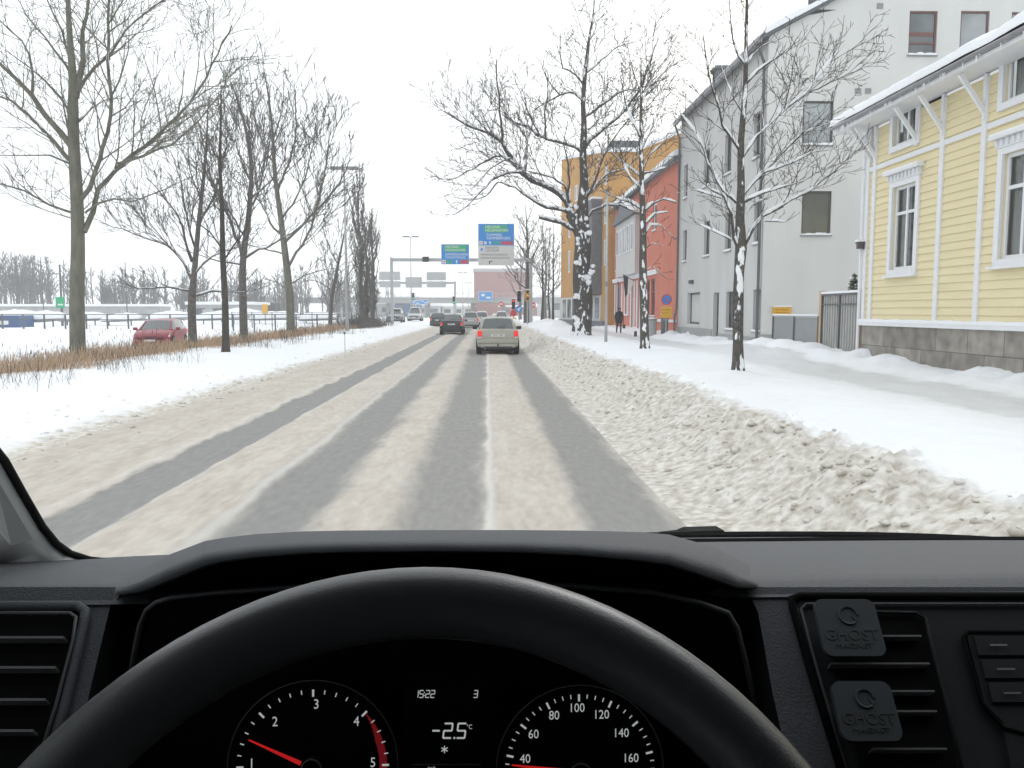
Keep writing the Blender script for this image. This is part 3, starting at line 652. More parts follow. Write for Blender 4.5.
# ------------------------------------------------------------------ orange house further on (its street front turns slightly)
A = Vector((10.5, 70.3, 0)); B = Vector((8.1, 88, 0)); Ud = (B-A).normalized(); Nd = Vector((-Ud.y, Ud.x, 0)); Nd = Nd if Nd.x < 0 else -Nd
oh = thing('orange_house', 'tall ochre orange house with dark slate bay beyond the red house', 'building', (A.x, A.y, .2))
LN = (B-A).length
def ou(px):
    d = ray(px, 300); d = Vector((d.x, d.y)); # intersect with line A+Ud*u
    det = d.x*(-Ud.y)+d.y*Ud.x; u = (A.x*d.y-A.y*d.x)/(d.x*Ud.y-d.y*Ud.x) if abs(d.x*Ud.y-d.y*Ud.x) > 1e-9 else 0
    return max(0.1, min(LN-.1, u))
oholes = []
for (a, b_) in ((609.5,603),(588,584),(577,573.5),(570,567.5)):
    u0, u1 = sorted((ou(a), ou(b_)))
    for z0, z1 in ((5.6,7.9),(9.2,11.4),(12.6,14.2)):
        if u1-u0 > .3: oholes.append((u0, u1, z0, z1))
def otop(u): return 15.3+.14*u
wall(A+Vector((0,0,.1)), Ud, Nd, LN, 20, oholes, top=(otop, []), reveal=.2).build('wall', 'orange_render', oh)
for h in oholes: window(oh, A+Vector((0,0,.1)), Ud, Nd, h, fm='white_wood', pm='pane_light', depth=.1, fw=.14, mull=(.5,), sill=None)
Mx = face_mtx(A, Ud, (0,0,1))
def obox(name, m, u0, u1, z0, z1, d0, d1):
    b = MB(); P = lambda u, z, n: A+Ud*u+Vector((0,0,z))+Nd*n
    b.add([P(u0,z0,d0),P(u1,z0,d0),P(u1,z0,d1),P(u0,z0,d1),P(u0,z1,d0),P(u1,z1,d0),P(u1,z1,d1),P(u0,z1,d1)], [(0,3,2,1),(4,5,6,7),(0,1,5,4),(1,2,6,5),(2,3,7,6),(3,0,4,7)]); return b.build(name, m, oh)
obox('bay', 'slate', ou(601.5), ou(592.5), 3.2, 11.6, .004, 1.0)
obox('snow_cap', 'snowcap', ou(601.5), ou(592.5), 11.602, 11.8, .0, 1.0)
obox('shopfront', 'render_grey', 1.6, LN-.05, .8, 3.1, .004, .12)
for k in range(7): obox('shop_window', 'pane', 2.0+k*2.15, 3.5+k*2.15, 1.0, 2.9, .121, .14)
obox('plinth', 'slate', .2, LN, -.1, .79, .004, .3)
gx1 = 24
wall((A.x, A.y, .1), (1,0,0), (0,-1,0), gx1-A.x, 24, [], top=(lambda u: 15.3 if u < 2.5 else 15.3+.42*(u-2.5), [2.5])).build('wall', 'orange_render', oh)
b = MB(); b.add([(A.x-.2,A.y-.3,15.35),(A.x+2.5,A.y-.3,15.35),(A.x+2.5,A.y-.3,15.7),(A.x-.2,A.y-.3,15.7),(B.x-.2,B.y,17.9),(B.x+2.5,B.y,17.9),(B.x+2.5,B.y,18.2),(B.x-.2,B.y,18.2)], [(0,1,2,3),(4,7,6,5),(3,2,6,7),(0,3,7,4),(0,4,5,1)])
b.add([(A.x+2.5,A.y-.3,15.4),(gx1,A.y-.3,15.4+.42*(gx1-A.x-2.5)),(gx1,A.y-.3,15.9+.42*(gx1-A.x-2.5)),(A.x+2.5,A.y-.3,15.75),(A.x+2.5,A.y+10,15.4),(gx1,A.y+10,15.4+.42*(gx1-A.x-2.5)),(gx1,A.y+10,15.9+.42*(gx1-A.x-2.5)),(A.x+2.5,A.y+10,15.75)], [(0,1,2,3),(3,2,6,7),(0,4,5,1),(0,3,7,4)])
b.build('roof_snow', 'snowcap', oh)
MB().box(11.0, 13.6, 71.5, 76, 15.7, 16.6).build('roof_hood', 'slate', oh)
MB().add([(B.x,B.y,0),(B.x+12,B.y,0),(B.x+12,B.y,17),(B.x,B.y,17)], [(0,3,2,1)]).build('wall', 'orange_render', oh)
settle(oh)

# ------------------------------------------------------------------ far things: brick block, overpass, low buildings
bb = thing('brick_building', 'large windowless red brick block beyond the overpass', 'building', (0, 300, 0))
x0 = atY(474, 290, 300).x; x1 = atY(517, 290, 300).x; zt = atY(490, 268.5, 300).z
b = MB(); b.box(x0, x1+5, 300, 330, -.2, zt-1.2)
b.build('wall', 'brick_far', bb)
MB().box(x0-.3, x1+5.3, 299.6, 330.4, zt-1.198, zt).build('parapet', 'concrete', bb)
for i in range(9): xx = x0+1+(x1+4-x0)*i/9; MB().box(xx, xx+.35, 299.7, 299.99, 2, zt-1.3).build('pilaster', 'brick_far', bb)
settle(bb)
ov = thing('overpass', 'grey concrete road overpass with railing crossing the street far ahead', 'bridge', (0, 190, 0))
za, zb = atY(430, 303, 190).z, atY(430, 296.5, 190).z
xl, xr = atY(345, 300, 190).x, atY(545, 300, 190).x
MB().box(xl-25, xr+30, 190, 200, za, zb-.35).build('deck', 'concrete', ov)
b = MB(); b.box(xl-25, xr+30, 189.7, 189.95, zb-.34, zb-.2)
for i in range(60): xx = xl-25+(xr-xl+55)*i/59; b.box(xx-.04, xx+.04, 189.75, 189.9, zb-.2, zb+.75)
b.box(xl-25, xr+30, 189.72, 189.92, zb+.75, zb+.85); b.build('railing', 'galv', ov)
for px in (388, 427, 473, 503, 530):
    xx = atY(px, 310, 192).x; MB().box(xx-.6, xx+.6, 193, 194.5, -.1, za-.003).build('pillar', 'concrete', ov)
settle(ov)
FAR = [  # px0, px1, py_top, Y, material, name, label
 (404, 440, 305, 235, 'render_grey', 'low_building', 'low pale building seen under the overpass left of centre'),
 (442, 474, 306, 240, 'render_white', 'low_building', 'low whitish building under the overpass beside the brick block'),
 (330, 392, 303, 225, 'concrete', 'low_building', 'grey shed roofed with snow behind the tall poplars'),
 (188, 250, 303, 150, 'concrete', 'low_building', 'long low grey building with snowy roof between the left trunks'),
 (254, 286, 297, 200, 'slate', 'low_building', 'dark flat building behind the roadside trees on the left'),
 (395, 418, 296.5, 215, 'container_blue', 'low_building', 'small dark blue building rising above the overpass end'),
 (540, 563, 296, 210, 'render_grey', 'low_building', 'grey building end seen between the far street trees'),
 (500, 545, 306, 250, 'brick_far', 'low_building', 'reddish low building below the brick block at the junction')]
for (p0, p1, pt, Y, mm, nm, lb) in FAR:
    x0 = atY(p0, 310, Y).x; x1 = atY(p1, 310, Y).x; z1 = atY(p0, pt, Y).z
    t = thing(nm, lb, 'building', (x0, Y, 0))
    nwin = max(2, int((x1-x0)/3)); hs = [(k*(x1-x0)/nwin+.6, (k+1)*(x1-x0)/nwin-.6, z1*.35, z1*.7) for k in range(nwin)]
    wall((x0, Y, 0), (1,0,0), (0,-1,0), x1-x0, z1-.3, hs, reveal=.2).build('wall', mm, t)
    for h in hs: window(t, (x0, Y, 0), (1,0,0), (0,-1,0), h, fm='frame_dark', sill=None)
    b = MB(); b.box(x0, x1, Y+.4, Y+12, 0, z1-.301); b.build('back', mm, t)
    MB().box(x0-.4, x1+.4, Y-.4, Y+12.4, z1-.3, z1+.25).build('roof_snow', 'snowcap', t)
    settle(t)
# long low wall on the far left
lw = thing('long_shed', 'long low grey shed with snow along its roof far left', 'shed', (-70, 120, 0))
xa = -95; xb = atY(160, 305, 120).x; zt = atY(50, 304, 120).z
MB().box(xa, xb, 120, 124, 0, zt-.35).build('wall', 'concrete', lw); MB().box(xa-.2, xb+.2, 119.8, 124.2, zt-.35, zt).build('roof_snow', 'snowcap', lw)
for k in range(14): MB().box(xa+k*4+1, xa+k*4+2.6, 119.93, 119.99, 1.2, zt-.8).build('panel', 'signback', lw)
settle(lw)
# ------------------------------------------------------------------ trees
class Tree:
    def __init__(s, Y0, sides=5, snowr=.012, cov=.6, minr=.0035, rng=None, fat=1.0, snowfat=1.0):
        s.Y0 = Y0; s.b = MB(); s.sn = MB(); s.tw = MB(); s.sides = sides; s.snowr = snowr; s.cov = cov; s.minr = max(minr, .00030*Y0); s.r = rng or random.Random(1); s.fat = fat; s.sf = snowfat
    def limb(s, pts, rad, kids=True, level=1, spacing=.45, clen=(.35,.6), maxlev=3, tstart=.12, upb=.1, ang=(30,60), trunk=False, maxlen=99):
        # pts world; smooth by Catmull-Rom
        P = [Vector(p) for p in pts]; Q = []; RR = []
        for i in range(len(P)-1):
            p0 = P[max(0, i-1)]; p1 = P[i]; p2 = P[i+1]; p3 = P[min(len(P)-1, i+2)]
            L = (p2-p1).length; n = max(1, min(5, int(L/.35)))
            for k in range(n):
                t = k/n; t2 = t*t; t3 = t2*t
                Q.append(.5*((2*p1)+(p2-p0)*t+(2*p0-5*p1+4*p2-p3)*t2+(3*p1-p0-3*p2+p3)*t3)); RR.append(rad[i]*(1-t)+rad[i+1]*t)
        Q.append(P[-1]); RR.append(rad[-1])
        if len(Q) > 4 and not trunk:
            for i in range(1, len(Q)-1): Q[i] = Q[i]+Vector((s.r.gauss(0,1), s.r.gauss(0,1), s.r.gauss(0,1)))*min(.03, RR[i]*.35+.008)
        sd = s.sides+3 if trunk else (s.sides if RR[0] > .03 else (4 if RR[0] > .012 else 3))
        (s.b if RR[0] > max(.012, s.minr*1.7) else s.tw).tube(Q, [max(s.minr, r*s.fat) for r in RR], sd, cap=False)
        s.snow(Q, RR, trunk)
        if not kids or level > maxlev: return
        Ls = [0]
        for i in range(1, len(Q)): Ls.append(Ls[-1]+(Q[i]-Q[i-1]).length)
        T = Ls[-1]
        if T < .15: return
        sp = spacing*.85; d = T*tstart+s.r.uniform(0, sp); az = s.r.uniform(0, 6.28)
        while d < T*.98:
            i = next(k for k in range(1, len(Q)) if Ls[k] >= d-1e-9); t = (d-Ls[i-1])/max(1e-6, Ls[i]-Ls[i-1])
            p = Q[i-1].lerp(Q[i], t); dr = (Q[i]-Q[i-1]).normalized(); r = RR[i-1]*(1-t)+RR[i]*t
            f = d/T; az += 2.4+s.r.uniform(-.6, .6); a = R(s.r.uniform(*ang))
            u = dr.orthogonal().normalized(); w = dr.cross(u); side = u*math.cos(az)+w*math.sin(az)
            if side.z < -.3 and dr.z < .8: side.z *= -.4; side.normalize()
            cd_ = (dr*math.cos(a)+side*math.sin(a)).normalized()
            cl = min(maxlen, T*s.r.uniform(*clen)*(1-.45*f)); cr = min(r*.6, cl*.0085+.0035)
            s.grow(p, cd_, cl, cr, level+1, maxlev, upb, spacing, ang)
            d += sp*s.r.uniform(.6, 1.5)
    def grow(s, p, d, L, r, level, maxlev, upb, spacing, ang):
        n = 3 if L < .6 else (4 if L < 1.5 else 6); pts = [p]; st = L/n; dd = d.copy()
        for k in range(n):
            dd = (dd+Vector((s.r.gauss(0,1), s.r.gauss(0,1), s.r.gauss(0,1)))*.095+Vector((0,0,upb))).normalized(); pts.append(pts[-1]+dd*st)
        rad = [max(s.minr, r*(1-.8*k/n)) for k in range(n+1)]
        q = s.sides; 
        tgt = s.b if r > max(.012, s.minr*1.7) else s.tw
        tgt.tube(pts, [x*s.fat for x in rad], 4 if r > .015 else 3, cap=False); s.snow(pts, rad, False)
        if level > maxlev or L < .3: return
        sp = max(.15, .0050*s.Y0, spacing*(1.0 if level == 2 else .9)); dist = L*.2+s.r.uniform(0, sp); az = s.r.uniform(0, 6.28)
        while dist < L*.97:
            i = min(n-1, int(dist/st)); t = dist/st-i; q = pts[i].lerp(pts[i+1], t); dr = (pts[i+1]-pts[i]).normalized(); az += 2.4+s.r.uniform(-.6,.6); a = R(s.r.uniform(ang[0], ang[1])*.85)
            u = dr.orthogonal().normalized(); w = dr.cross(u); c = (dr*math.cos(a)+(u*math.cos(az)+w*math.sin(az))*math.sin(a)).normalized()
            cl = L*s.r.uniform(.4,.75)*(1-.45*dist/L)
            s.grow(q, c, cl, max(s.minr, min(rad[i]*.7, cl*.008+.002)), level+1, maxlev, upb, spacing*.85, ang); dist += sp*s.r.uniform(.6,1.5)
    def snow(s, Q, RR, trunk):
        if trunk or s.cov <= 0: return
        run = []; rr = []
        def flush():
            if len(run) >= 2:
                k = len(run)-1; m_ = [run[0]]; mr = [rr[0]*.3]
                for i in range(1, k+1):
                    m_.append((run[i-1]+run[i])/2); mr.append((rr[i-1]+rr[i])/2*s.r.uniform(.75,1.25)); m_.append(run[i]); mr.append(rr[i]*(s.r.uniform(.7,1.2) if i < k else .3))
                s.sn.tube(m_, mr, 5 if rr[0] > .02 else 3)
            run.clear(); rr.clear()
        for i in range(len(Q)-1):
            d = Q[i+1]-Q[i]; 
            if d.length < 1e-6: continue
            hz = math.hypot(d.x, d.y)/d.length
            if RR[i] > max(s.snowr, .0009*s.Y0) and hz > .35 and s.r.random() < s.cov*(.5+.6*hz):
                for k in (i, i+1):
                    q = Q[k]+Vector((0,0,RR[k]*s.fat*.85+.010*s.sf))
                    if not run or (run[-1]-q).length > 1e-5: run.append(q); rr.append((min(RR[k], .07)*.45+.011)*s.sf)
            else: flush()
        flush()
    def px(s, pts, slope=0, start=None, Yo=0):
        out = []; acc = 0; prev = None; Y = s.Y0+Yo if start is None else start
        for p in pts:
            if prev: acc += math.hypot(p[0]-prev[0], p[1]-prev[1])/F*s.Y0
            prev = p; out.append(atY(p[0], p[1], Y+slope*acc))
        return out
    def done(s, name, label, cat='tree', group=None, bark='bark', twig=None):
        base = s.base; t = thing(name, label, cat, base, 0, group)
        s.b.build('trunk', bark, t, smooth=True)
        if s.tw.v: s.tw.build('crown', twig or bark, t)
        if s.sn.v: s.sn.build('branch_snow', 'snowcap', t, smooth=True)
        settle(t); return t
def lin(a, b, n): return [a+(b-a)*i/(n-1) for i in range(n)]
def px_tree(Y, trunk, limbs, name, label, seed, bark, group=None, **kw):
    g = {k: kw.pop(k) for k in ('sides','snowr','cov','minr','fat','snowfat') if k in kw}; twig = kw.pop('twig', None); tk = kw.pop('tkids', {}); foot = kw.pop('foot', .1)
    kw['maxlev'] = kw.get('maxlev', 3)+1; T = Tree(Y, rng=random.Random(seed), **g)
    P = T.px([(a, b) for a, b, r in trunk]); rad = [r for a, b, r in trunk]
    P[0].z = H(P[0].x, P[0].y)-foot; T.base = Vector((P[0].x, P[0].y, H(P[0].x, P[0].y)))
    # flare
    f = P[0].copy(); P[0] = f; P.insert(1, f+(P[1]-f).normalized()*.35); rad.insert(1, rad[0]); rad[0] *= 1.35
    a = dict(kw); a.update(tk); T.limb(P, rad, trunk=True, **a)
    for L in limbs:
        pts, r0, sl = L[:3]; r1 = L[3] if len(L) > 3 else r0*.25
        T.limb(T.px(pts, sl), lin(r0, r1, len(pts)), **kw)
    return T.done(name, label, group=group, bark=bark, twig=twig)
GM = 'bare trees in the snowy median on the left'; GR = 'snowy street trees along the right pavement'
# T1
px_tree(22, [(78,364,.21),(77,300,.195),(78,250,.18),(77,200,.165),(74,150,.15),(73,110,.14),(73,80,.11),(70,40,.08),(68,0,.06),(66,-60,.03)], [
 ([(76,98),(82,60),(84,30),(87,0),(92,-50)], .085, .1), ([(74,150),(60,135),(45,115),(32,95),(18,78),(0,62),(-25,45),(-60,30)], .09, -.3),
 ([(75,172),(60,150),(40,125),(20,108),(0,95),(-30,85)], .07, .4), ([(32,97),(34,75),(30,55),(22,40),(0,20),(-12,0)], .04, .2),
 ([(76,214),(50,205),(25,192),(0,184),(-40,178)], .04, .3), ([(75,166),(50,155),(25,156),(0,155),(-20,158)], .03, -.5),
 ([(84,232),(92,210),(100,190),(118,165),(145,147),(165,127),(190,102),(212,65),(232,25)], .08, .35), ([(118,164),(145,155),(173,143),(200,119),(222,92)], .045, -.4),
 ([(86,212),(100,202),(113,200),(133,202),(165,189),(190,178)], .035, -.2), ([(79,202),(88,186),(100,160),(110,117),(108,60),(109,5),(112,-40)], .075, -.35),
 ([(78,92),(95,68),(110,55),(125,30),(160,2),(185,-15)], .05, .3), ([(110,60),(104,40),(112,15),(118,-10)], .025, -.3), ([(73,118),(60,98),(45,80),(28,66),(5,50)], .04, -.3),
 ([(72,76),(55,50),(35,25),(15,-5)], .04, .3), ([(71,60),(60,30),(48,0),(40,-30)], .035, .1), ([(75,140),(66,120),(62,90),(60,60)], .03, .4), ([(79,122),(92,108),(105,100),(125,98)], .025, .2),
 ([(83,222),(60,215),(20,200),(-10,184)], .022, .1), ([(110,117),(125,108),(138,90),(150,70)], .025, .3), ([(118,163),(108,150),(104,140)], .02, .3), ([(145,147),(141,120),(150,95),(160,70)], .022, .4)],
 'bare_tree', 'tall bare tree with greenish trunk, the nearest one left of the road', 11, 'barkgreen', GM, cov=.12, maxlev=3, spacing=.34, upb=.06, tkids=dict(tstart=.35, spacing=.4, clen=(.1,.22)), clen=(.28,.55), maxlen=2.5, twig='barkgreen')
# T2..T6
up = dict(ang=(22,45), upb=.10)
px_tree(29, [(193,350,.17),(192,320,.15),(192,295,.14),(194,276,.11),(199,220,.08),(204,175,.06),(207,135,.035),(208,105,.015)], [
 ([(190,291),(168,287),(138,288),(118,281)], .05, -.4), ([(191,278),(181,258),(168,246),(149,239),(115,227),(98,222)], .055, .3), ([(192,262),(184,240),(176,215),(162,195),(147,178)], .05, -.2),
 ([(194,296),(213,291),(243,293),(270,285)], .05, .3), ([(194,276),(205,262),(222,252),(245,246)], .04, -.4), ([(196,250),(186,215),(180,180),(170,150)], .045, .2), ([(198,225),(214,195),(224,160),(228,130)], .045, .2), ([(201,200),(190,170),(188,140),(183,112)], .03, -.3)],
 'bare_tree', 'low branching bare tree beside the red car, snow on its crooked limbs', 12, 'bark_light_snow', GM, cov=.6, maxlev=3, spacing=.33, clen=(.35,.65), maxlen=3.0, tkids=dict(tstart=.3, clen=(.2,.3)), **up)
px_tree(25, [(226,358,.12),(225,300,.10),(223,261,.09),(222,212,.07),(220,163,.05),(221,114,.03),(221,85,.012)], [
 ([(223,262),(235,245),(248,225),(255,200)], .03, .2), ([(223,250),(210,232),(196,222),(182,218)], .03, -.3)],
 'bare_tree', 'slim straight bare tree, second trunk right of the red car', 13, 'bark', GM, cov=.4, maxlev=3, spacing=.27, tkids=dict(tstart=.3, clen=(.14,.26), ang=(30,55)), clen=(.35,.6), maxlen=2.4, upb=.1)
px_tree(34, [(244,343,.18),(243,300,.16),(243,261,.14),(249,212,.11),(251,163,.08),(243,118,.05),(231,82,.02)], [
 ([(245,258),(258,250),(274,243),(300,228),(318,215)], .06, .2), ([(244,262),(232,225),(216,190),(206,160),(200,128)], .08, -.2), ([(249,215),(262,180),(270,140),(268,100)], .05, .2), ([(246,240),(225,205),(204,170),(192,140)], .05, .3),
 ([(250,180),(238,150),(236,120),(244,92)], .035, -.3), ([(243,265),(220,262),(200,255),(180,250)], .04, -.4), ([(250,200),(280,170),(290,130)], .04, -.2)],
 'bare_tree', 'broad bare tree with upswept limbs behind the slim straight one', 14, 'bark_light_snow', GM, cov=.55, maxlev=3, spacing=.45, clen=(.35,.6), maxlen=3.4, tkids=dict(tstart=.3, clen=(.15,.25)), **up)
px_tree(43, [(291,337,.24),(290,300,.21),(287,269,.19),(281,220,.15),(275,175,.11),(272,125,.07),(266,80,.03),(262,62,.01)], [
 ([(285,242),(305,222),(326,200),(342,178),(350,160)], .09, .2), ([(278,190),(290,158),(296,125),(294,80)], .07, .2), ([(287,268),(305,240),(318,205),(326,165),(330,130)], .08, -.2), ([(284,238),(266,215),(256,180),(250,140),(246,100)], .07, .2),
 ([(286,255),(268,250),(250,245),(236,240)], .05, -.2), ([(281,220),(300,190),(312,150),(318,110)], .06, .3), ([(273,140),(282,110),(284,80)], .04, .2), ([(274,165),(258,130),(252,95),(250,72)], .05, -.2), ([(289,285),(306,275),(322,270),(338,268)], .04, .2), ([(289,290),(275,282),(262,278)], .035, .2)],
 'bare_tree', 'tall fan shaped bare tree standing closest to the double lamp post', 15, 'barkgreen', GM, cov=.4, maxlev=3, spacing=.5, clen=(.35,.6), maxlen=4.0, tkids=dict(tstart=.35, clen=(.12,.2)), twig='bark', **up)
px_tree(56, [(330,325,.16),(331,305,.14),(333,290,.12),(338,265,.09),(344,235,.05),(350,205,.015)], [
 ([(333,292),(322,284),(310,280),(296,282)], .06, .2), ([(334,288),(348,282),(360,284)], .05, .2), ([(338,265),(328,245),(322,222)], .05, -.2)],
 'bare_tree', 'small leaning bare tree with snow piled in its fork, left of the poplars', 16, 'bark_light_snow', GM, cov=.8, maxlev=3, spacing=.5, clen=(.3,.5), snowfat=1.5, **up)
# right side, near
px_tree(17.3, [(738,378,.135),(738,343,.115),(738,304,.125),(739,273,.11),(741,249,.13),(740,219,.10),(741,187,.085),(741,141,.07),(745,94,.055),(746,47,.042),(747,0,.03),(748,-50,.012)], [
 ([(742,249),(752,229),(762,216),(783,206)], .06, .1, .035), ([(762,216),(774,209),(790,200),(809,190),(834,172),(856,150)], .038, .25), ([(741,203),(752,196),(765,192),(788,186),(806,180)], .035, -.3),
 ([(742,196),(752,184),(765,172),(784,151),(801,134),(830,123)], .045, .2), ([(765,172),(780,168),(796,162),(815,151),(853,147)], .028, -.3), ([(743,156),(757,135),(774,119),(802,97),(821,72),(846,42)], .04, .25),
 ([(746,84),(758,72),(771,61),(790,50),(798,36)], .03, -.3), ([(746,66),(753,55),(762,46),(780,36)], .025, .4), ([(740,205),(724,190),(709,165),(696,134),(680,113)], .045, .2), ([(741,152),(732,140),(724,125),(713,90),(706,55),(703,35)], .035, -.3),
 ([(744,115),(735,100),(728,85),(720,62)], .028, .4), ([(746,66),(738,55),(733,40),(730,15),(729,-15)], .028, -.2), ([(740,252),(733,240),(731,215),(724,198),(712,188),(700,180)], .045, -.3), ([(722,198),(708,194),(694,190),(676,193)], .022, .3),
 ([(740,222),(752,205),(772,196)], .03, .4), ([(732,240),(715,232),(700,225),(682,221)], .022, .4), ([(747,10),(757,-5),(765,-25)], .02, .2), ([(765,221),(785,222),(798,214)], .022, -.4)],
 'street_tree', 'slender bare tree nearest on the right pavement, snow plastered on its trunk', 21, 'bark_snowy', GR, cov=.85, maxlev=3, spacing=.19, clen=(.3,.6), maxlen=2.0, upb=.05, tkids=dict(tstart=.5, clen=(.07,.16), spacing=.3), snowr=.009, snowfat=1.6, twig='bark', foot=.2)
px_tree(28.3, [(645,352,.17),(644,310,.15),(643,270,.14),(643,230,.12),(642,190,.095),(641,150,.075),(641,110,.05),(641,80,.03),(641,58,.012)], [
 ([(644,211),(653,203),(663,199),(676,202)], .06, .1), ([(643,173),(655,171),(665,168),(678,160)], .045, -.1), ([(643,168),(650,156),(660,146),(670,131),(680,118)], .035, .2), ([(642,178),(632,170),(622,162),(610,150)], .035, .2),
 ([(642,190),(630,178),(622,160),(618,140)], .035, -.3), ([(643,210),(630,202),(616,198),(602,190)], .05, .2), ([(644,236),(650,226),(660,226),(676,240)], .045, .15), ([(644,225),(655,214),(668,212)], .045, -.3),
 ([(641,150),(652,128),(662,105),(668,85)], .04, .2), ([(641,140),(630,118),(624,95),(620,75)], .04, -.2), ([(641,105),(650,85),(654,66)], .03, .3), ([(644,272),(652,266),(662,274),(670,281)], .03, .2), ([(643,250),(652,243),(664,246)], .035, -.3)],
 'street_tree', 'thin upright tree with thick snow on its arms before the red house', 22, 'bark_snowy', GR, cov=.8, maxlev=3, spacing=.24, clen=(.3,.55), maxlen=2.2, upb=.08, tkids=dict(tstart=.45, clen=(.1,.17)), snowr=.012, snowfat=2.2, twig='bark', foot=.2)
# big linden
px_tree(46, [(581,337,.58),(583,313,.52),(583,294,.56),(581,275,.48),(583,247,.48),(582,225,.42),(583,200,.30),(584,182,.24),(583,153,.20),(584,122,.16),(583,104,.13),(585,75,.12),(589,39,.07),(593,16,.04),(595,-6,.015)], [
 ([(581,236),(575,222),(570,213)], .36, .0, .3), ([(571,214),(564,210),(546,207),(531,199),(516,188),(498,182)], .14, -.2), ([(571,214),(567,200),(553,189),(538,183),(522,172),(511,158),(502,142),(489,133),(469,125),(449,114)], .25, .1),
 ([(522,172),(509,172),(498,176),(485,187),(467,206),(453,215)], .10, -.2), ([(515,164),(502,156),(487,160),(473,169),(455,178),(442,182)], .08, .3), ([(525,171),(526,155),(526,138),(516,124),(504,111),(495,98)], .09, .3),
 ([(502,142),(502,127),(500,111),(497,80),(496,58)], .09, -.2), ([(568,205),(567,190),(553,178),(535,173),(524,170)], .09, -.3), ([(582,152),(575,147),(564,143),(549,139),(537,135),(527,126),(513,123),(504,112)], .13, .2),
 ([(583,150),(592,138),(608,126),(623,112),(639,91),(649,65),(658,37)], .14, .2), ([(628,106),(641,88),(655,83),(668,76)], .06, -.3), ([(584,117),(592,112),(605,103),(621,91),(639,90),(655,92)], .09, -.2), ([(584,101),(574,92),(561,95),(545,103),(532,112)], .08, .3),
 ([(585,88),(576,75),(563,68),(560,52),(561,32)], .07, -.2), ([(586,73),(602,60),(618,47),(638,41)], .06, .3), ([(576,217),(584,200),(592,188),(603,158),(620,130),(642,104)], .10, -.2), ([(580,218),(588,196),(608,174),(626,168),(640,150)], .11, .25),
 ([(576,230),(562,223),(548,219),(539,217)], .15, -.1, .10), ([(567,196),(569,182),(567,158),(564,144),(568,120)], .07, -.3), ([(583,222),(600,207),(620,206),(640,214)], .12, .2), ([(588,130),(598,120),(602,100),(605,75)], .06, .3),
 ([(540,136),(530,115),(520,92),(512,70)], .07, .2), ([(560,95),(548,80),(540,60)], .05, -.2), ([(589,40),(600,28),(612,15)], .03, .2), ([(588,45),(580,25),(574,5)], .03, -.2), ([(498,182),(485,196),(470,200),(458,198)], .05, .2), ([(489,133),(478,112),(466,98)], .05, .3), ([(546,140),(545,115),(548,90),(545,68)], .06, -.3), ([(511,158),(495,165),(480,180),(470,192)], .05, .2)],
 'linden_tree', 'huge old linden with broad crown, snow lumps on its thick knotted trunk', 23, 'bark_linden', GR, cov=.6, maxlev=3, spacing=.48, clen=(.3,.6), maxlen=4.2, upb=.06, tkids=dict(tstart=.55, clen=(.12,.2)), snowr=.05, snowfat=1.3, minr=.008, twig='bark', foot=.3)
# snow clumps stuck on the linden trunk
lt = bpy.data.objects['linden_tree']; b = MB(); random.seed(3)
for (px_, py_, r_) in ((579,262,.38),(584,280,.5),(588,276,.4),(578,300,.5),(574,296,.3),(585,303,.35),(579,318,.5),(577,328,.55),(574,334,.5),(586,232,.4),(577,240,.3),(590,268,.3),(583,248,.25),(571,214,.3),(577,206,.3),(584,217,.35)):
    c = atY(px_+random.uniform(-1.5,1.5), py_, 46-.40); [b.ball(c-Vector(lt.location)+Vector((random.gauss(0,.12),0,random.gauss(0,.13))), r_*random.uniform(.22,.45), 9, (1,.4,.8), .3) for _ in range(3)]
b.build('trunk_snow', 'snowcap', lt, smooth=True)
# trees further along the pavement
def auto_tree(X, Y, h, r0, seed, name, label, bark='bark_light_snow', group=None, spread=.35, nl=9, cov=.5, first=.25, maxlev=3, spacing=.6, minr=.006, lean=0, up_=.1, ang0=(35,60), cat='tree', snowfat=1.3, twig='barkfar', single=False):
    T = Tree(Y, rng=random.Random(seed), cov=cov, snowr=.02, minr=minr, snowfat=snowfat); rg = T.r
    z0 = H(X, Y) if Y < 400 and -90 < X < 11 else 0; T.base = Vector((X, Y, z0)); n = 7
    P = [Vector((X+lean*h*(i/n)+rg.gauss(0,.02)*h*.3, Y+rg.gauss(0,.02)*h*.3, z0-.1+h*i/n)) for i in range(n+1)]; P[0] = Vector((X, Y, z0-.15)); rad = [r0*(1-.93*i/n) for i in range(n+1)]; rad[0] *= 1.3
    T.limb(P, rad, trunk=True, kids=False)
    az = rg.uniform(0, 6.28)
    for k in range(nl):
        f = first+(0.9-first)*k/nl; i = min(n-1, int(f*n)); p = P[i].lerp(P[i+1], f*n-i); az += 2.4+rg.uniform(-.4,.4); a = R(rg.uniform(*ang0))
        d = Vector((math.cos(az)*math.sin(a), math.sin(az)*math.sin(a), math.cos(a))); L = h*spread*(1.15-.75*(f-first)/(1-first))*rg.uniform(.8,1.2); m_ = 5; pts = [p]
        for q in range(m_): d = (d+Vector((rg.gauss(0,.1), rg.gauss(0,.1), up_+rg.gauss(0,.08)))).normalized(); pts.append(pts[-1]+d*L/m_)
        T.limb(pts, lin(rad[i]*.55, minr, m_+1), level=1, maxlev=maxlev-1, spacing=spacing, clen=(.3,.5), upb=.07)
    if single:
        b = T.b; b.add(T.tw.v, T.tw.f); b.add(T.sn.v, T.sn.f) if False else None; o = b.build(name, bark, None); tag(o, label, cat, group)
        o.data.transform(Matrix.Translation(-T.base)); o.location = T.base; return o
    return T.done(name, label, cat, group, bark=bark, twig=twig)
p = atZ(528, 325, .3)
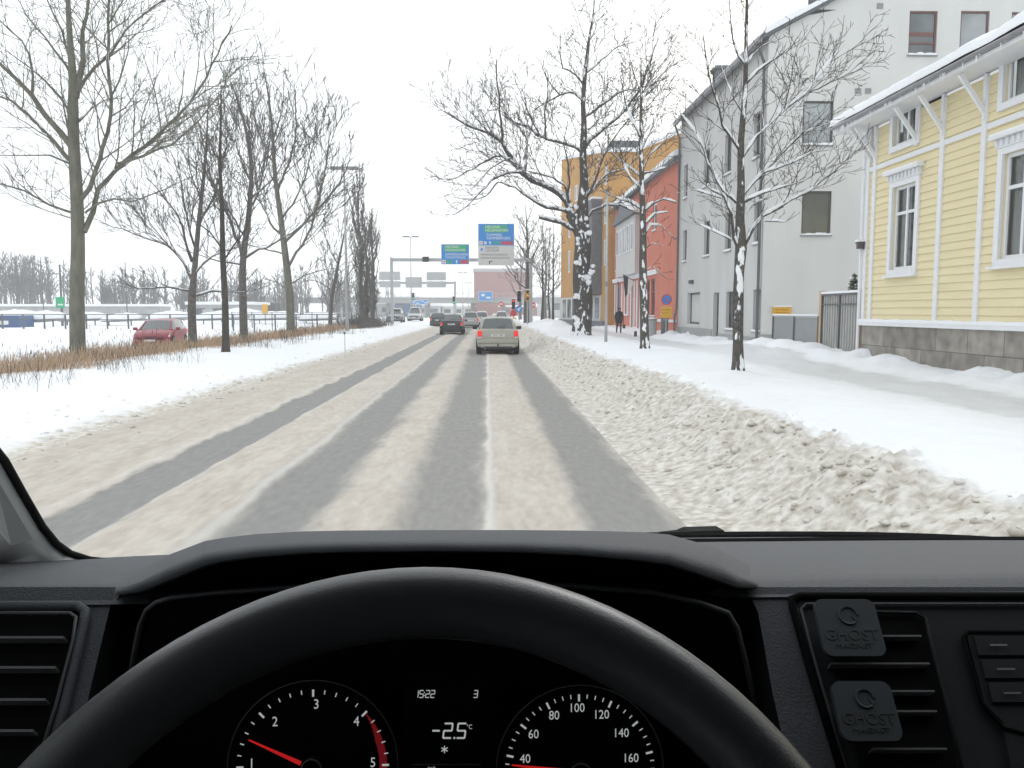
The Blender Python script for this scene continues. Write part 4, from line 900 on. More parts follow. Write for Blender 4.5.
auto_tree(4.6, 92, 13.5, .34, 31, 'street_tree', 'dark knotted bare tree just behind the right gantry post', group=GR, spread=.42, nl=12, first=.3, bark='bark', spacing=.8)
for i, (px_, Y, hh, s_, lb) in enumerate(((542,72,9,.12,'thin dark trunked sapling, leftmost of the thin trees past the big linden'),(549,88,10,.13,'thin sapling between two darker trunks past the big linden'),(553,76,9.5,.13,'thin dark trunked sapling, rightmost of the thin trees past the big linden'))):
    X = atY(px_, 320, Y).x; auto_tree(X, Y, hh, s_, 40+i, 'street_tree', lb, group=GR, spread=.32, nl=9, first=.3, bark='bark', spacing=.7)
auto_tree(8.6, 118, 14, .25, 47, 'street_tree', 'pale hazy bare tree at the far end of the right pavement', group=GR, spread=.36, nl=11, spacing=1.0, minr=.012)
auto_tree(5.6, 135, 13, .25, 48, 'street_tree', 'hazy bare tree behind the gantry sign, furthest of the street trees', group=GR, spread=.36, nl=11, spacing=1.0, minr=.012)
# poplars
def poplar(px_, Y, h, seed, label):
    X = atY(px_, 320, Y).x; T = Tree(Y, rng=random.Random(seed), cov=.12, snowr=.02, minr=.007); rg = T.r; z0 = H(X, Y); T.base = Vector((X, Y, z0))
    P = [Vector((X+rg.gauss(0,.06), Y+rg.gauss(0,.06), z0-.1+h*i/8)) for i in range(9)]; T.limb(P, lin(.22,.012,9), trunk=True, kids=False)
    for k in range(75):
        f = rg.uniform(.03,.93); i = min(7, int(f*8)); p = P[i].lerp(P[i+1], f*8-i); az = rg.uniform(0,6.28); a = R(rg.uniform(25,45)); d = Vector((math.cos(az)*math.sin(a), math.sin(az)*math.sin(a), math.cos(a)))
        L = min(h*.22, (h*(1-f))*.6+.5)*rg.uniform(.6,1.1); pts = [p]
        for q in range(5): d = (d+Vector((rg.gauss(0,.06), rg.gauss(0,.06), .34))).normalized(); pts.append(pts[-1]+d*L/5)
        T.limb(pts, lin(.028,.007,6), level=1, maxlev=2, spacing=.3, clen=(.2,.35), ang=(15,32), upb=.25, maxlen=.9)
    return T.done('poplar_tree', label, 'tree', 'narrow columnar poplars left of the carriageway', bark='barkfar', twig='barkfar')
poplar(361, 64, 13.0, 51, 'tallest narrow columnar poplar, right beside the double lamp post')
poplar(373, 72, 10.4, 52, 'narrower shorter poplar on the road side of the tallest one')
poplar(367, 69, 8.8, 53, 'lowest narrow poplar, tucked between the two taller ones')
# roadside brush under the poplars and dry grass
def brush(name, label, n, fx, hgt, m, seed, w=.006, snow=False):
    rg = random.Random(seed); b = MB()
    for k in range(n):
        x, y = fx(rg); z = H(x, y)-.03; h = hgt*rg.uniform(.3,1.15)*(.75+.5*nz(x, y, .7, 33)+.1); lx = rg.gauss(0,.3)*h; ly = rg.gauss(0,.3)*h; ww = w*rg.uniform(.6,1.5)*(1+y/60)
        a = rg.uniform(0,3.14); dx = math.cos(a)*ww; dy = math.sin(a)*ww
        b.add([(x-dx,y-dy,z),(x+dx,y+dy,z),(x+lx*.45+dx*.7,y+ly*.45+dy*.7,z+h*.55),(x+lx*.45-dx*.7,y+ly*.45-dy*.7,z+h*.55),(x+lx,y+ly,z+h)], [(0,1,2,3),(3,2,4)])
        if rg.random() < .35:
            q = Vector((x+lx, y+ly, z+h)); b.add([q+Vector((-ww*2,0,-.08)), q+Vector((ww*2,0,-.08)), q+Vector((ww,0,.03))], [(0,1,2)])
    o = b.build(name, m); o['kind'] = 'stuff'; return o
def gpos(rg):
    while True:
        y = 9+52*rg.random()**1.35; x = rg.uniform(-15.5, -8.6) 
        den = sm(-8.6, -10.6, x+.8*nz(0, y, .4, 91))*(.15+.85*sm(-.25, .25, nz(x, y, .45, 92)+.28)); den *= (1 if x > -11.6 else .25)
        if rg.random() < den: return x, y
brush('dry_grass', '', 27000, gpos, .44, 'grass', 7, w=.0036)
def gpos2(rg):
    while True:
        y = rg.uniform(13, 50); x = rg.uniform(-12.5, -7.4)
        if nz(x, y, .6, 95) > .12: return x, y
brush('dead_weeds', '', 2600, gpos2, .75, 'bark', 8, w=.0025)
def gpos3(rg): return rg.gauss(-10.1, .8), rg.uniform(58, 72)
brush('undergrowth', '', 2500, gpos3, 1.0, 'barkfar', 9, w=.008)
# far wood on the left: reads as one mass
W_ = Tree(170, rng=random.Random(77), cov=0, minr=.03); rg = W_.r
for k in range(270):
    X = rg.uniform(-150, -24); Y = rg.uniform(150, 200)
    px_ = 487+X/Y*800; 
    hgt = 15+4*nz(X, Y, .03, 99)
    if px_ > 60: hgt *= .85
    if px_ > 110: hgt *= .78
    P = [Vector((X+rg.gauss(0,.15), Y, -.2+hgt*i/4)) for i in range(5)]; W_.b.tube(P, lin(.22,.03,5), 4, cap=False)
    for j in range(16):
        f = rg.uniform(.2,.95); p = P[0].lerp(P[4], f); az = rg.uniform(0,6.28); a = R(rg.uniform(20,50)); d = Vector((math.cos(az)*math.sin(a), math.sin(az)*math.sin(a), math.cos(a))); W_.grow(p, d, hgt*.34*(1.15-f)*rg.uniform(.7,1.2), .06, 2, 3, .08, 1.3, (20,50))
W_.b.add(W_.tw.v, W_.tw.f); o = W_.b.build('far_woods', 'barkfar'); o['kind'] = 'stuff'

# loose clods of ploughed snow along both edges of the carriageway
def clods(name, n, fx, m, seed):
    rg = random.Random(seed); random.seed(seed); b = MB()
    for k in range(n):
        x, y, r = fx(rg); z = H(x, y); b.ball((x, y, z+r*.25), r, 7, (rg.uniform(.8,1.5), rg.uniform(.8,1.5), rg.uniform(.5,.8)), .12)
    o = b.build(name, m, smooth=True); o['kind'] = 'stuff'
def fr(rg):
    y = 3.5+45*rg.random()**1.8; r = .010+.032*rg.random()**3
    return min(4.4, max(1.6, rg.gauss(2.6-.012*y, .3))), y, r
def fl(rg):
    y = 5+50*rg.random()**1.5; r = .012+.035*rg.random()**3
    return rg.gauss(-5.7, .45), y, r
clods('snow_clods', 1000, fr, 'berm_snow', 3); clods('snow_clods', 450, fl, 'median_snow', 4)
# ------------------------------------------------------------------ cars
def make_car(name, label, X, Y, face, paint, kind='wagon', L=4.6, Wd=1.72, Ht=1.46, group=None, snow=False, plate='', detail=True, towbar=False, z=None):
    """face=+1: we see its rear (drives away), -1: it faces us. local y: 0 = rear ... L = nose"""
    zz = H(X, Y) if z is None else z
    t = thing(name, label, 'car', (X, Y, zz), 0 if face > 0 else math.pi, group)
    hw = Wd/2
    # stations: y, zb, belt z, belt half width, roof z (None = no cabin), roof half width
    if kind == 'wagon': st = [(0,.38,.80,.80,0,0),(.03,.30,.93,.90,0,0),(.10,.27,.97,.93,.0,0),(.16,.26,.98,.94,1.0,.80),(.42,.25,.97,.97,Ht-.05,.66),(.62,.25,.96,.985,Ht-.01,.66),(1.35,.24,.95,1,Ht,.67),(1.45,.24,.95,1,Ht,.67),(2.25,.24,.93,1,Ht,.68),(2.33,.24,.93,1,Ht,.68),(2.75,.24,.92,1,Ht-.04,.67),(3.35,.24,.93,.99,.96,.82),(3.42,.24,.92,.985,0,0),(4.1,.25,.80,.95,0,0),(4.4,.28,.70,.88,0,0),(4.55,.33,.60,.78,0,0),(4.6,.40,.54,.7,0,0)]
    elif kind == 'sedan': st = [(0,.40,.82,.80,0,0),(.03,.30,.95,.90,0,0),(.12,.27,1.0,.93,0,0),(.45,.25,.99,.96,0,0),(.55,.25,.98,.97,1.0,.82),(1.15,.24,.96,1,Ht-.03,.67),(1.40,.24,.95,1,Ht,.68),(1.48,.24,.95,1,Ht,.68),(2.25,.24,.93,1,Ht,.68),(2.33,.24,.93,1,Ht,.68),(2.75,.24,.92,1,Ht-.05,.67),(3.35,.24,.93,.99,.96,.82),(3.42,.24,.92,.985,0,0),(4.1,.25,.80,.95,0,0),(4.4,.28,.70,.88,0,0),(4.55,.33,.60,.78,0,0),(4.6,.40,.54,.7,0,0)]
    else: st = [(0,.38,.80,.80,0,0),(.03,.30,.95,.90,0,0),(.14,.26,1.0,.94,1.02,.82),(.40,.25,.98,.97,Ht-.04,.66),(.60,.25,.97,.985,Ht,.67),(1.25,.24,.96,1,Ht+.02,.68),(1.33,.24,.96,1,Ht+.02,.68),(2.1,.24,.94,1,Ht,.68),(2.18,.24,.94,1,Ht,.68),(2.6,.24,.93,1,Ht-.06,.67),(3.4,.24,.95,.99,.98,.82),(3.46,.24,.94,.985,0,0),(4.05,.25,.82,.94,0,0),(4.35,.28,.72,.86,0,0),(4.5,.33,.62,.76,0,0),(4.55,.40,.56,.7,0,0)]
    sc = L/st[-1][0]; ring = []
    for (y, zb, bz, bw, rz_, rw) in st:
        y *= sc; w = bw*hw
        if rz_ == 0: top = [(w*.90, bz+.012), (w*.70, bz+.03), (w*.35, bz+.042), (0, bz+.046)]
        else:
            r = rw*hw; top = [(w*.955, bz+.02), (r, rz_-.05), (r*.80, rz_-.008), (0, rz_+.012)]
        half = [(w*.80, zb), (w*.97, zb+.06), (w, zb+.22), (w*1.0, (zb+bz)/2+.08), (w*.985, bz-.05)]+top
        ring.append([(x, y, z_) for x, z_ in half]+[(-x, y, z_) for x, z_ in half[-2::-1]])
    n = len(ring[0]); body = MB(); glass = MB()
    for i in range(len(st)-1):
        cab0, cab1 = st[i][4] > 0, st[i+1][4] > 0; cab = cab0 and cab1
        slope_ = cab and abs(st[i][4]-st[i+1][4]) > .2
        post = (st[i+1][0]-st[i][0]) < .12
        for k in range(n-1):
            a = ring[i][k]; b_ = ring[i][k+1]; c = ring[i+1][k+1]; d = ring[i+1][k]; kk = k if k < n//2 else n-2-k
            isg = (cab and kk == 5 and not post) or (slope_ and kk in (5,6,7))
            (glass if isg else body).add([a, d, c, b_], [(0,1,2,3)])
        if not cab0 and cab1 or cab0 and not cab1: pass
    body.add(ring[0], [tuple(range(n))]); body.add(ring[-1], [tuple(range(n))[::-1]])
    for i in range(len(st)-1):   # floor
        a, b_ = ring[i][0], ring[i][-1]; c, d = ring[i+1][-1], ring[i+1][0]; body.add([a, b_, c, d], [(0,1,2,3)])
    body.build('body', paint, t, angle=38); glass.build('windows', 'carglass', t, angle=38)
    # pillars of the glasshouse along the sloping edges
    pl = MB()
    for i in range(len(st)-1):
        if st[i][4] > 0 and st[i+1][4] > 0 and abs(st[i][4]-st[i+1][4]) > .2:
            for k in (6, n-7):
                pl.bar(ring[i][k], ring[i+1][k], .07, .05)
            p, q = (i, i+1) if st[i][4] > st[i+1][4] else (i+1, i)
            for k in (5,): pl.bar(ring[q][k], ring[q][n-1-k], .04, .03)
    pl.build('pillars', paint, t)
    # wheels with arches
    for y in (.82*sc, 3.72*sc if kind != 'hatch' else 3.62*sc):
        for s in (-1, 1):
            w = MB(); R_ = .315; cx = s*(hw-.09)
            w.tube([(cx-s*.11, y, R_), (cx-s*.08, y, R_), (cx+s*.07, y, R_), (cx+s*.10, y, R_)], [R_-.03, R_, R_, R_-.03], 22)
            wo = w.build('wheel', 'tyre', t, angle=40)
            r = MB(); r.tube([(cx+s*.101, y, R_), (cx+s*.106, y, R_)], [R_*.68, R_*.62], 18); 
            r.build('rim', 'rim', wo)
            sp_ = MB()
            for q in range(5):
                a = q*2*math.pi/5+.3; sp_.bar((cx+s*.109, y+math.cos(a+.6)*.05, R_+math.sin(a+.6)*.05), (cx+s*.109, y+math.cos(a+.6)*R_*.6, R_+math.sin(a+.6)*R_*.6), .008, .05)
            sp_.build('spokes', 'undercar', wo)
            ar = MB(); k = 12; yy = [(y+math.cos(math.pi*j/k)*.38, R_+math.sin(math.pi*j/k)*.38) for j in range(k+1)]; xo = s*(hw*1.0+.004)
            v = [(xo, p, q) for p, q in yy]+[(xo, p, .2) for p, q in (yy[-1], yy[0])]; ar.add(v, [tuple(range(len(v)))]); 
            ar.build('wheel_arch', 'undercar', t)
    # underside, bumper, lights, plate
    MB().box(-hw*.82, hw*.82, .15, L-.25, .16, .30).build('underbody', 'undercar', t)
    b = MB(); b.box(-hw*.80, hw*.80, -.03, .12, .30, .44); b.box(-hw*.93, hw*.93, -.045, .15, .46, .60); b.build('rear_bumper', paint, t, bevel=.02)
    MB().box(-hw*.66, hw*.66, -.05, .05, .24, .33).build('diffuser', 'blacktrim', t)
    for s in (-1, 1):
        l = MB(); x0, x1 = sorted((s*hw*.74, s*hw*.945)); zt = 1.0 if kind != 'sedan' else .93; zb_ = .68
        l.box(x0, x1, -.03, .22, zb_+.03, zt-.06); lo = l.build('taillight', 'taillight', t, bevel=.025)
        MB().box(x0+.03, x1-.03, -.036, -.0, zb_-.02, zb_+.02).build('lens', 'headlight', lo)
        # mirrors
        mr_ = MB(); mr_.box(*sorted((s*(hw+.0), s*(hw+.2))), 2.98*sc, 3.10*sc, .93, 1.07); mr_.build('mirror', paint if kind != 'wagon' else 'blacktrim', t, bevel=.03)
        # headlight: swept wedge
        h = MB(); x0, x1 = s*hw*.55, s*hw*.93
        h.add([(x0,L-.10,.60),(x1,L-.42,.64),(x1,L-.62,.76),(x0,L-.30,.74),(x0,L-.03,.61),(x1*1.0,L-.26,.66),(x1*1.0,L-.55,.80),(x0,L-.21,.76)], [(0,1,2,3),(4,7,6,5),(0,4,5,1),(1,5,6,2),(2,6,7,3),(3,7,4,0)])
        h.build('headlight', 'headlight', t, angle=30)
    MB().box(-.26, .26, -.035, -.0, .70, .81).build('number_plate', 'plate', t)
    if plate: text_mesh(plate, .12, 'ink', [c for c in t.children if c.name.startswith('number_plate')][0], face_mtx((-.22, -.036, .715), (1,0,0), (0,0,1)), name='characters', xs=.9)
    g = MB(); g.box(-hw*.5, hw*.5, L-.06, L+.012, .40, .47); g.box(-hw*.38, hw*.38, L-.16, L-.035, .58, .68); g.build('grille', 'blacktrim', t)
    g = MB(); g.box(-hw*.82, hw*.82, L-.22, L-.02, .31, .40); g.build('front_bumper', paint, t, bevel=.02)
    MB().box(-.25, .25, L+.0125, L+.025, .43, .53).build('number_plate', 'plate', t)
    w = MB(); w.bar((-.03, .10 if kind == 'wagon' else .3, 1.06), (.28, .16 if kind == 'wagon' else .36, 1.14), .02); w.build('wiper', 'blacktrim', t)
    if kind == 'wagon':
        for s in (-1, 1): r = MB(); r.tube([(s*.52, .55, Ht+.03), (s*.53, 1.0, Ht+.07), (s*.55, 2.4, Ht+.07), (s*.55, 2.8, Ht+.01)], .017, 6); r.build('roof_rail', 'blacktrim', t)
        MB().box(-.02, .02, 1.0, 1.15, Ht+.01, Ht+.06).build('antenna', 'blacktrim', t)
    if towbar: MB().tube([(0,.05,.3),(0,-.09,.3),(0,-.11,.4)], .022, 6).ball((0,-.11,.42), .03, 6).build('tow_hook', 'blacktrim', t)
    MB().tube([(-.5,.1,.26),(-.5,-.05,.25)], .03, 8).build('exhaust', 'rim', t)
    if snow:
        s_ = MB(); s_.box(-hw*.6, hw*.6, .7, 2.6, Ht-.01, Ht+.1); s_.box(-hw*.75, hw*.75, L-1.0, L-.35, .80, .90); s_.build('roof_snow', 'snowcap', t, bevel=.05)
    return t
make_car('estate_car', 'dirty beige grey estate car directly ahead in our lane, red tail lights', .42, 31.0, 1, 'paint_tan', 'wagon', Wd=1.67, plate='ZKO-395', towbar=True, z=0)
make_car('saloon_car', 'black saloon car ahead in the left lane, red tail lights lit', -2.55, 57.5, 1, 'paint_black', 'sedan', L=4.5, plate='IJB-761', z=.0)
make_car('hatchback_car', 'dark green hatchback beyond the black saloon, to its left', -5.15, 84, 1, 'paint_green', 'hatch', L=4.2, Ht=1.5, z=0)
make_car('estate_car', 'silver estate car farther up between the black saloon and the beige car', -1.65, 81, 1, 'paint_silver', 'hatch', L=4.5, Ht=1.6, z=0)
make_car('estate_car', 'white snow topped car just left of the beige car roof, second in the far queue', -.6, 92, 1, 'paint_white', 'hatch', L=4.5, Ht=1.6, snow=True, z=0)
make_car('hatchback_car', 'pale snow covered car right behind the beige car roof, last in the far queue', 1.9, 104, 1, 'paint_silver', 'hatch', L=4.4, Ht=1.6, snow=True, z=0)
make_car('parked_car', 'grey car half hidden behind the left gantry post', atY(398,325,92).x, 92, -1, 'paint_grey', 'hatch', L=4.2, Ht=1.5, snow=True)
make_car('parked_car', 'silver car under the green signal mast left of the moving traffic', atY(417,325,104).x, 104, -1, 'paint_silver', 'hatch', L=4.4, Ht=1.65, snow=True)
rc = make_car('parked_car', 'dark red hatchback parked behind the dry grass on the left', -16.2, 41.6, -1, 'paint_red', 'hatch', L=4.3, Ht=1.45, z=-.14)
rc.rotation_euler.z = math.pi+R(9)

# ------------------------------------------------------------------ street furniture
def lamp(px_, Y, ztop, arm, label, cat='street lamp', both=True, group='tall street lamps'):
    X = atY(px_, 320, Y).x; z0 = H(X, Y); t = thing('street_lamp', label, cat, (X, Y, z0), 0, group); h = ztop-z0
    MB().tube([(0,0,-.2), (0,0,h*.5), (0,0,h)], [.11,.08,.05], 8).build('pole', 'galv', t, smooth=True)
    for s in ((-1, 1) if both else (1,)):
        MB().tube([(0,0,h-.05), (s*arm*.5,0,h+.04)], .03, 6).build('arm', 'galv', t)
        b = MB(); b.box(*sorted((s*arm*.12, s*arm)), -.2, .2, h-.04, h+.14); b.build('lamp_head', 'lamp_grey', t, bevel=.03)
    return t
lamp(347, 52, atY(346,169,52).z, .9, 'tall double headed lamp post, nearest, rising beside the poplars')
lamp(411.5, 105, atY(411,237,105).z, 1.05, 'double headed lamp post behind the left end of the sign gantry')
lamp(463, 170, atY(463,273,170).z, 1.0, 'far double headed lamp post between the two blue signs', )
lamp(468.5, 215, atY(469,283,215).z, 1.0, 'farthest double headed lamp post, faint in the haze')
# slim pole on the right pavement
X = atY(606, 330, 33.5).x; z0 = H(X, 33.5); t = thing('metal_pole', 'slim plain grey metal pole standing in the snow before the person', 'pole', (X, 33.5, z0))
MB().tube([(0,0,-.3), (0,0,3), (0,0,6.2)], [.07,.055,.045], 10).build('pole', 'galv', t, smooth=True); MB().tube([(0,0,6.2), (0,0,6.25), (0,0,6.3)], [.06,.06,.02], 10).build('cap', 'pipe', t); MB().tube([(0,0,2.3), (0,0,2.5)], .065, 10).build('band', 'zinc', t)

def gantry(Y, pxl, pxr, pyb, label, th=.32):
    l = atY(pxl, pyb, Y); r = atY(pxr, pyb, Y); t = thing('sign_gantry', label, 'gantry', (l.x, Y, 0), 0, 'steel gantries over the road')
    for p in (l, r): MB().box(p.x-th/2, p.x+th/2, Y-th/2, Y+th/2, -.2, l.z+th/2+.1).build('post', 'galv', t); 
    b = MB(); b.box(l.x+th/2+.003, r.x-th/2-.003, Y-th*.3, Y+th*.3, l.z-th/2, l.z+th/2); b.build('beam', 'galv', t)
    MB().box(l.x+th/2+.003, r.x-th/2-.003, Y-th*.28, Y+th*.28, l.z+th/2+.002, l.z+th/2+.07).build('beam_snow', 'snowcap', t)
    settle(t); return t, l, r
g1, gl, gr = gantry(80, 391.5, 531, 260, 'nearer grey steel gantry carrying the two blue direction signs', .29)
g2, _, _ = gantry(142, 366, 455, 283, 'farther steel gantry whose sign boards show their grey backs', .4)
# camera box on beam
MB().box(-.3, .3, -.55, -.2, -.2, .3).build('beam_camera', 'blacktrim', g1).location = Vector((atY(426,260,80).x-gl.x, 0, gl.z))
def board(Y, p0, p1, label, name='direction_sign', back=False):
    a = atY(p0[0], p0[1], Y); b = atY(p1[0], p1[1], Y); t = thing(name, label, 'road sign', (a.x, Y, b.z)); w = b.x-a.x; h = a.z-b.z; return t, w, h
def rect(t, name, m, x0, x1, z0, z1, d): return MB().box(x0, x1, -d, -d+.012, z0, z1).build(name, m, t)
def txt(t, s, x, z, size, m, d, xs=1): return text_mesh(s, size, m, t, face_mtx((x, -d-.002, z), (1,0,0), (0,0,1)), xs=xs)
YS = 79.5
t, w, h = board(YS, (441,244), (469.3,264.5), 'smaller blue gantry sign with green panel, left of the larger sign')
MB().box(0, w, 0, .08, 0, h).build('backing', 'sign_white', t); rect(t, 'panel', 'sign_blue', .04, w-.04, .04, h-.04, .014)
rect(t, 'green_panel', 'sign_green', w*.12, w*.90, h*.62, h*.95, .028)
txt(t, 'HELSINKI', w*.15, h*.81, .34, 'sign_white', .03, .95); txt(t, 'HELSINGFORS', w*.15, h*.65, .33, 'sign_white', .03, .95); rect(t, 'number', 'sign_green', w*.66, w*.88, h*.80, h*.93, .034)
txt(t, 'HÄMEENLINNA', w*.14, h*.44, .33, 'sign_white', .016, 1); txt(t, 'TAVASTEHUS', w*.14, h*.29, .33, 'sign_white', .016, 1)
rect(t, 'symbol_panel', 'sign_white', w*.04, w*.17, h*.05, h*.22, .028); rect(t, 'symbol_bar', 'sign_red', w*.06, w*.15, h*.11, h*.16, .034); rect(t, 'symbol_panel', 'sign_green', w*.20, w*.28, h*.05, h*.22, .028); rect(t, 'symbol_panel', 'sign_green', w*.31, w*.39, h*.05, h*.22, .028)
rect(t, 'symbol_panel', 'sign_red', w*.68, w*.95, h*.05, h*.22, .028)
def arrow(t, x, z, s, d): MB().add([(x-s*.12,-d,z),(x+s*.12,-d,z),(x+s*.12,-d,z+s*.5),(x+s*.35,-d,z+s*.5),(x,-d,z+s),(x-s*.35,-d,z+s*.5),(x-s*.12,-d,z+s*.5)], [(0,1,2,3,4,5,6)]).build('arrow', 'sign_white', t)
arrow(t, w*.55, h*.05, .36, .018)
t, w, h = board(YS, (478,223.5), (514.3,265.5), 'larger gantry sign, blue upper half with green panel over a white half')
MB().box(0, w, 0, .08, 0, h).build('backing', 'sign_white', t); hb = h*.47
rect(t, 'panel', 'sign_blue', .04, w-.04, hb+.03, h-.04, .014); rect(t, 'panel', 'sign_grey', .04, w-.04, .04, hb, .014)
rect(t, 'green_panel', 'sign_green', w*.18, w*.80, h*.79, h*.965, .028)
txt(t, 'HELSINKI', w*.20, h*.89, .36, 'sign_white', .03, 1.05); txt(t, 'HELSINGFORS', w*.20, h*.81, .36, 'sign_white', .03, 1.0); rect(t, 'number', 'sign_green', w*.60, w*.78, h*.885, h*.955, .034)
txt(t, 'TAMPERE', w*.22, h*.70, .36, 'sign_white', .016, 1.05); txt(t, 'TAMMERFORS', w*.22, h*.62, .38, 'sign_white', .016, 1.0)
rect(t, 'symbol_panel', 'sign_white', w*.03, w*.13, h*.50, h*.58, .028); rect(t, 'symbol_bar', 'sign_red', w*.045, w*.115, h*.53, h*.55, .034); rect(t, 'symbol_panel', 'sign_white', w*.17, w*.23, h*.505, h*.57, .028)
rect(t, 'symbol_panel', 'sign_green', w*.45, w*.51, h*.50, h*.58, .028); rect(t, 'symbol_panel', 'sign_green', w*.54, w*.60, h*.50, h*.58, .028)
for k in range(3): rect(t, 'symbol_panel', 'sign_red', w*(.64+.11*k), w*(.74+.11*k), h*.50, h*.58, .028)
arrow(t, w*.33, h*.50, .36, .018)
rect(t, 'symbol_panel', 'sign_blue', w*.07, w*.13, h*.35, h*.41, .028)
for s, x, z, sz in (('KESKUSTA',.20,.40,.30),('CENTRUM',.20,.33,.30),('VIIPURINTIE SAIRAALA',.06,.235,.28),('VIBORGSVÄGEN SJUKHUS',.06,.16,.26)): txt(t, s, w*x, h*z, sz, 'ink', .016, .95)
MB().add([(w*.30,-.018,h*.04),(w*.33,-.018,h*.04),(w*.33,-.018,h*.085),(w*.37,-.018,h*.085),(w*.37,-.018,h*.075),(w*.40,-.018,h*.095),(w*.37,-.018,h*.115),(w*.37,-.018,h*.105),(w*.30,-.018,h*.105)], [tuple(range(9))]).build('arrow', 'ink', t)
for (p0, p1, lb) in (((379,271.5),(400.5,287.5),'grey backed sign board at the left end of the farther gantry'),((405.5,277),(422,287.7),'lowest and smallest grey backed board, middle of the farther gantry'),((426.5,272),(446,287.5),'grey backed sign board at the right end of the farther gantry')):
    t, w, h = board(141.4, p0, p1, lb, 'sign_board'); MB().box(0, w, 0, .1, 0, h*.40).build('backing', 'signback', t); MB().box(0, w, 0, .1, h*.46, h).build('backing', 'signback', t)
    b = MB(); 
    for k in range(5): zz = h*(.06+.2*k); b.box(-.02, w+.02, -.08, -.004, zz, zz+.12)
    for x in (.2, .8): b.box(w*x-.06, w*x+.06, -.14, -.082, 0, h)
    b.build('stiffener', 'galv', t)
for (p0, p1, lb, Y) in (((478.5,291.5),(492.5,301),'blue direction board on the overpass below the larger gantry sign',189),((410.5,300.5),(421,304.5),'left one of the low pair of blue boards left of the road',170),((420.5,299.5),(427.5,304.5),'right one of the low pair of blue boards left of the road',170)):
    t, w, h = board(Y, p0, p1, lb, 'direction_sign'); MB().box(0, w, 0, .1, 0, h).build('backing', 'sign_white', t); rect(t, 'panel', 'sign_blue', .1, w-.1, .1, h-.1, .014)
    b = MB(); b.box(w*.2, w*.45, -.03, -.016, h*.5, h*.75); b.box(w*.55, w*.85, -.03, -.016, h*.25, h*.45); b.build('lettering', 'sign_white', t)
    if Y == 170: b = MB(); b.box(w*.45, w*.55, .12, .25, -(t.location.z+.2), h); b.build('post', 'galv', t)
# traffic signals
def signal(px_, Y, pyt, lit, label, extra=None, head='blacktrim'):
    X = atY(px_, 320, Y).x; z0 = H(X, Y); zt = atY(px_, pyt, Y).z; t = thing('traffic_light', label, 'traffic light', (X, Y, z0), 0, 'traffic lights at the junction'); h = zt-z0
    MB().tube([(0,.12,-.2), (0,.12,h)], .06, 8).build('pole', 'galv', t)
    b = MB(); b.box(-.17, .17, -.1, .1, h-1.0, h); b.build('signal_head', head, t, bevel=.02)
    for k, c in enumerate(('lit_red','lit_amber','lit_green')):
        zc = h-.18-.31*k; on = c == lit
        MB().tube([(0,-.10,zc), (0,-.13,zc)], .105, 12).build('lens', c if on else 'undercar', t)
        v = MB(); v.tube([(0,-.10,zc+.02), (0,-.26,zc+.04)], .125, 10, cap=False); v.build('visor', 'blacktrim', t)
    MB().box(-.2, .2, -.12, .12, h+.003, h+.09).build('snow_cap', 'snowcap', t)
    if extra: extra(t, h)
def ex_arrow(t, h):
    MB().tube([(0,-.14,h-1.7), (0,-.16,h-1.7)], .32, 16).build('round_sign', 'sign_blue', t); MB().add([(-.2,-.17,h-1.7),(0,-.17,h-1.95),(.05,-.17,h-1.75),(.22,-.17,h-1.55),(.15,-.17,h-1.5)], [(0,1,2,3,4)]).build('arrow', 'sign_white', t)
def ex_red(t, h):
    MB().tube([(0,-.14,h-1.4), (0,-.16,h-1.4)], .33, 16).build('round_sign', 'sign_red', t); MB().box(-.3, .3, -.175, -.162, h-2.5, h-1.85).build('plate', 'sign_yellow', t)
signal(454, 112, 296.5, 'lit_green', 'green lit traffic light under the farther gantry post')
signal(413.5, 120, 293, 'lit_green', 'green lit traffic light left of the road beside the blue boards')
signal(519, 76, 291, None, 'dark traffic light with round blue sign, middle one on the right kerb', ex_arrow)
signal(513.5, 80, 299, 'lit_red', 'short traffic light with red round sign and yellow plate, next to the car ahead', ex_red)
signal(527.5, 72, 290, 'lit_amber', 'traffic light with amber backing, rightmost at the kerb by the gantry post', None, 'sign_yellow')
# round pink no-entry like discs far off
for px_, Y, py_, lb in ((501, 120, 304, 'small red round sign on a post beyond the car ahead'), (533, 100, 305, 'small red round sign behind the right gantry post')):
    p = atY(px_, py_, Y); t = thing('round_sign', lb, 'road sign', (p.x, Y, 0)); MB().tube([(0,.05,-.1), (0,.05,p.z+.3)], .04, 6).build('post', 'galv', t); MB().tube([(0,0,p.z), (0,-.02,p.z)], .36, 16).build('disc', 'sign_red', t); MB().box(-.26, .26, -.035, -.022, p.z-.07, p.z+.07).build('bar', 'sign_white', t)
# no-parking sign and yellow plate near the red wall
p = atY(666.5, 299.5, 46); t = thing('parking_sign', 'round blue no parking sign with red rim above a yellow plate', 'road sign', (p.x, 46, H(p.x, 46))); z = p.z-t.location.z
MB().tube([(0,.03,-.2), (0,.03,z+.3)], .035, 8).build('post', 'galv', t); MB().tube([(0,0,z), (0,-.02,z)], .31, 24).build('rim', 'sign_red', t); MB().tube([(0,-.021,z), (0,-.03,z)], .25, 24).build('disc', 'sign_blue', t); MB().bar((-.18,-.036,z+.18), (.18,-.036,z-.18), .06, .01, up=(0,1,0)).build('slash', 'sign_red', t)
pl = MB().box(-.32, .32, -.02, 0, z-1.05, z-.42).build('plate', 'sign_yellow', t); text_mesh('HUOLTOAJO', .09, 'ink', pl, face_mtx((-.27,-.022,z-.62), (1,0,0), (0,0,1)), name='lettering'); text_mesh('SALLITTU', .09, 'ink', pl, face_mtx((-.27,-.022,z-.8), (1,0,0), (0,0,1)), name='lettering')
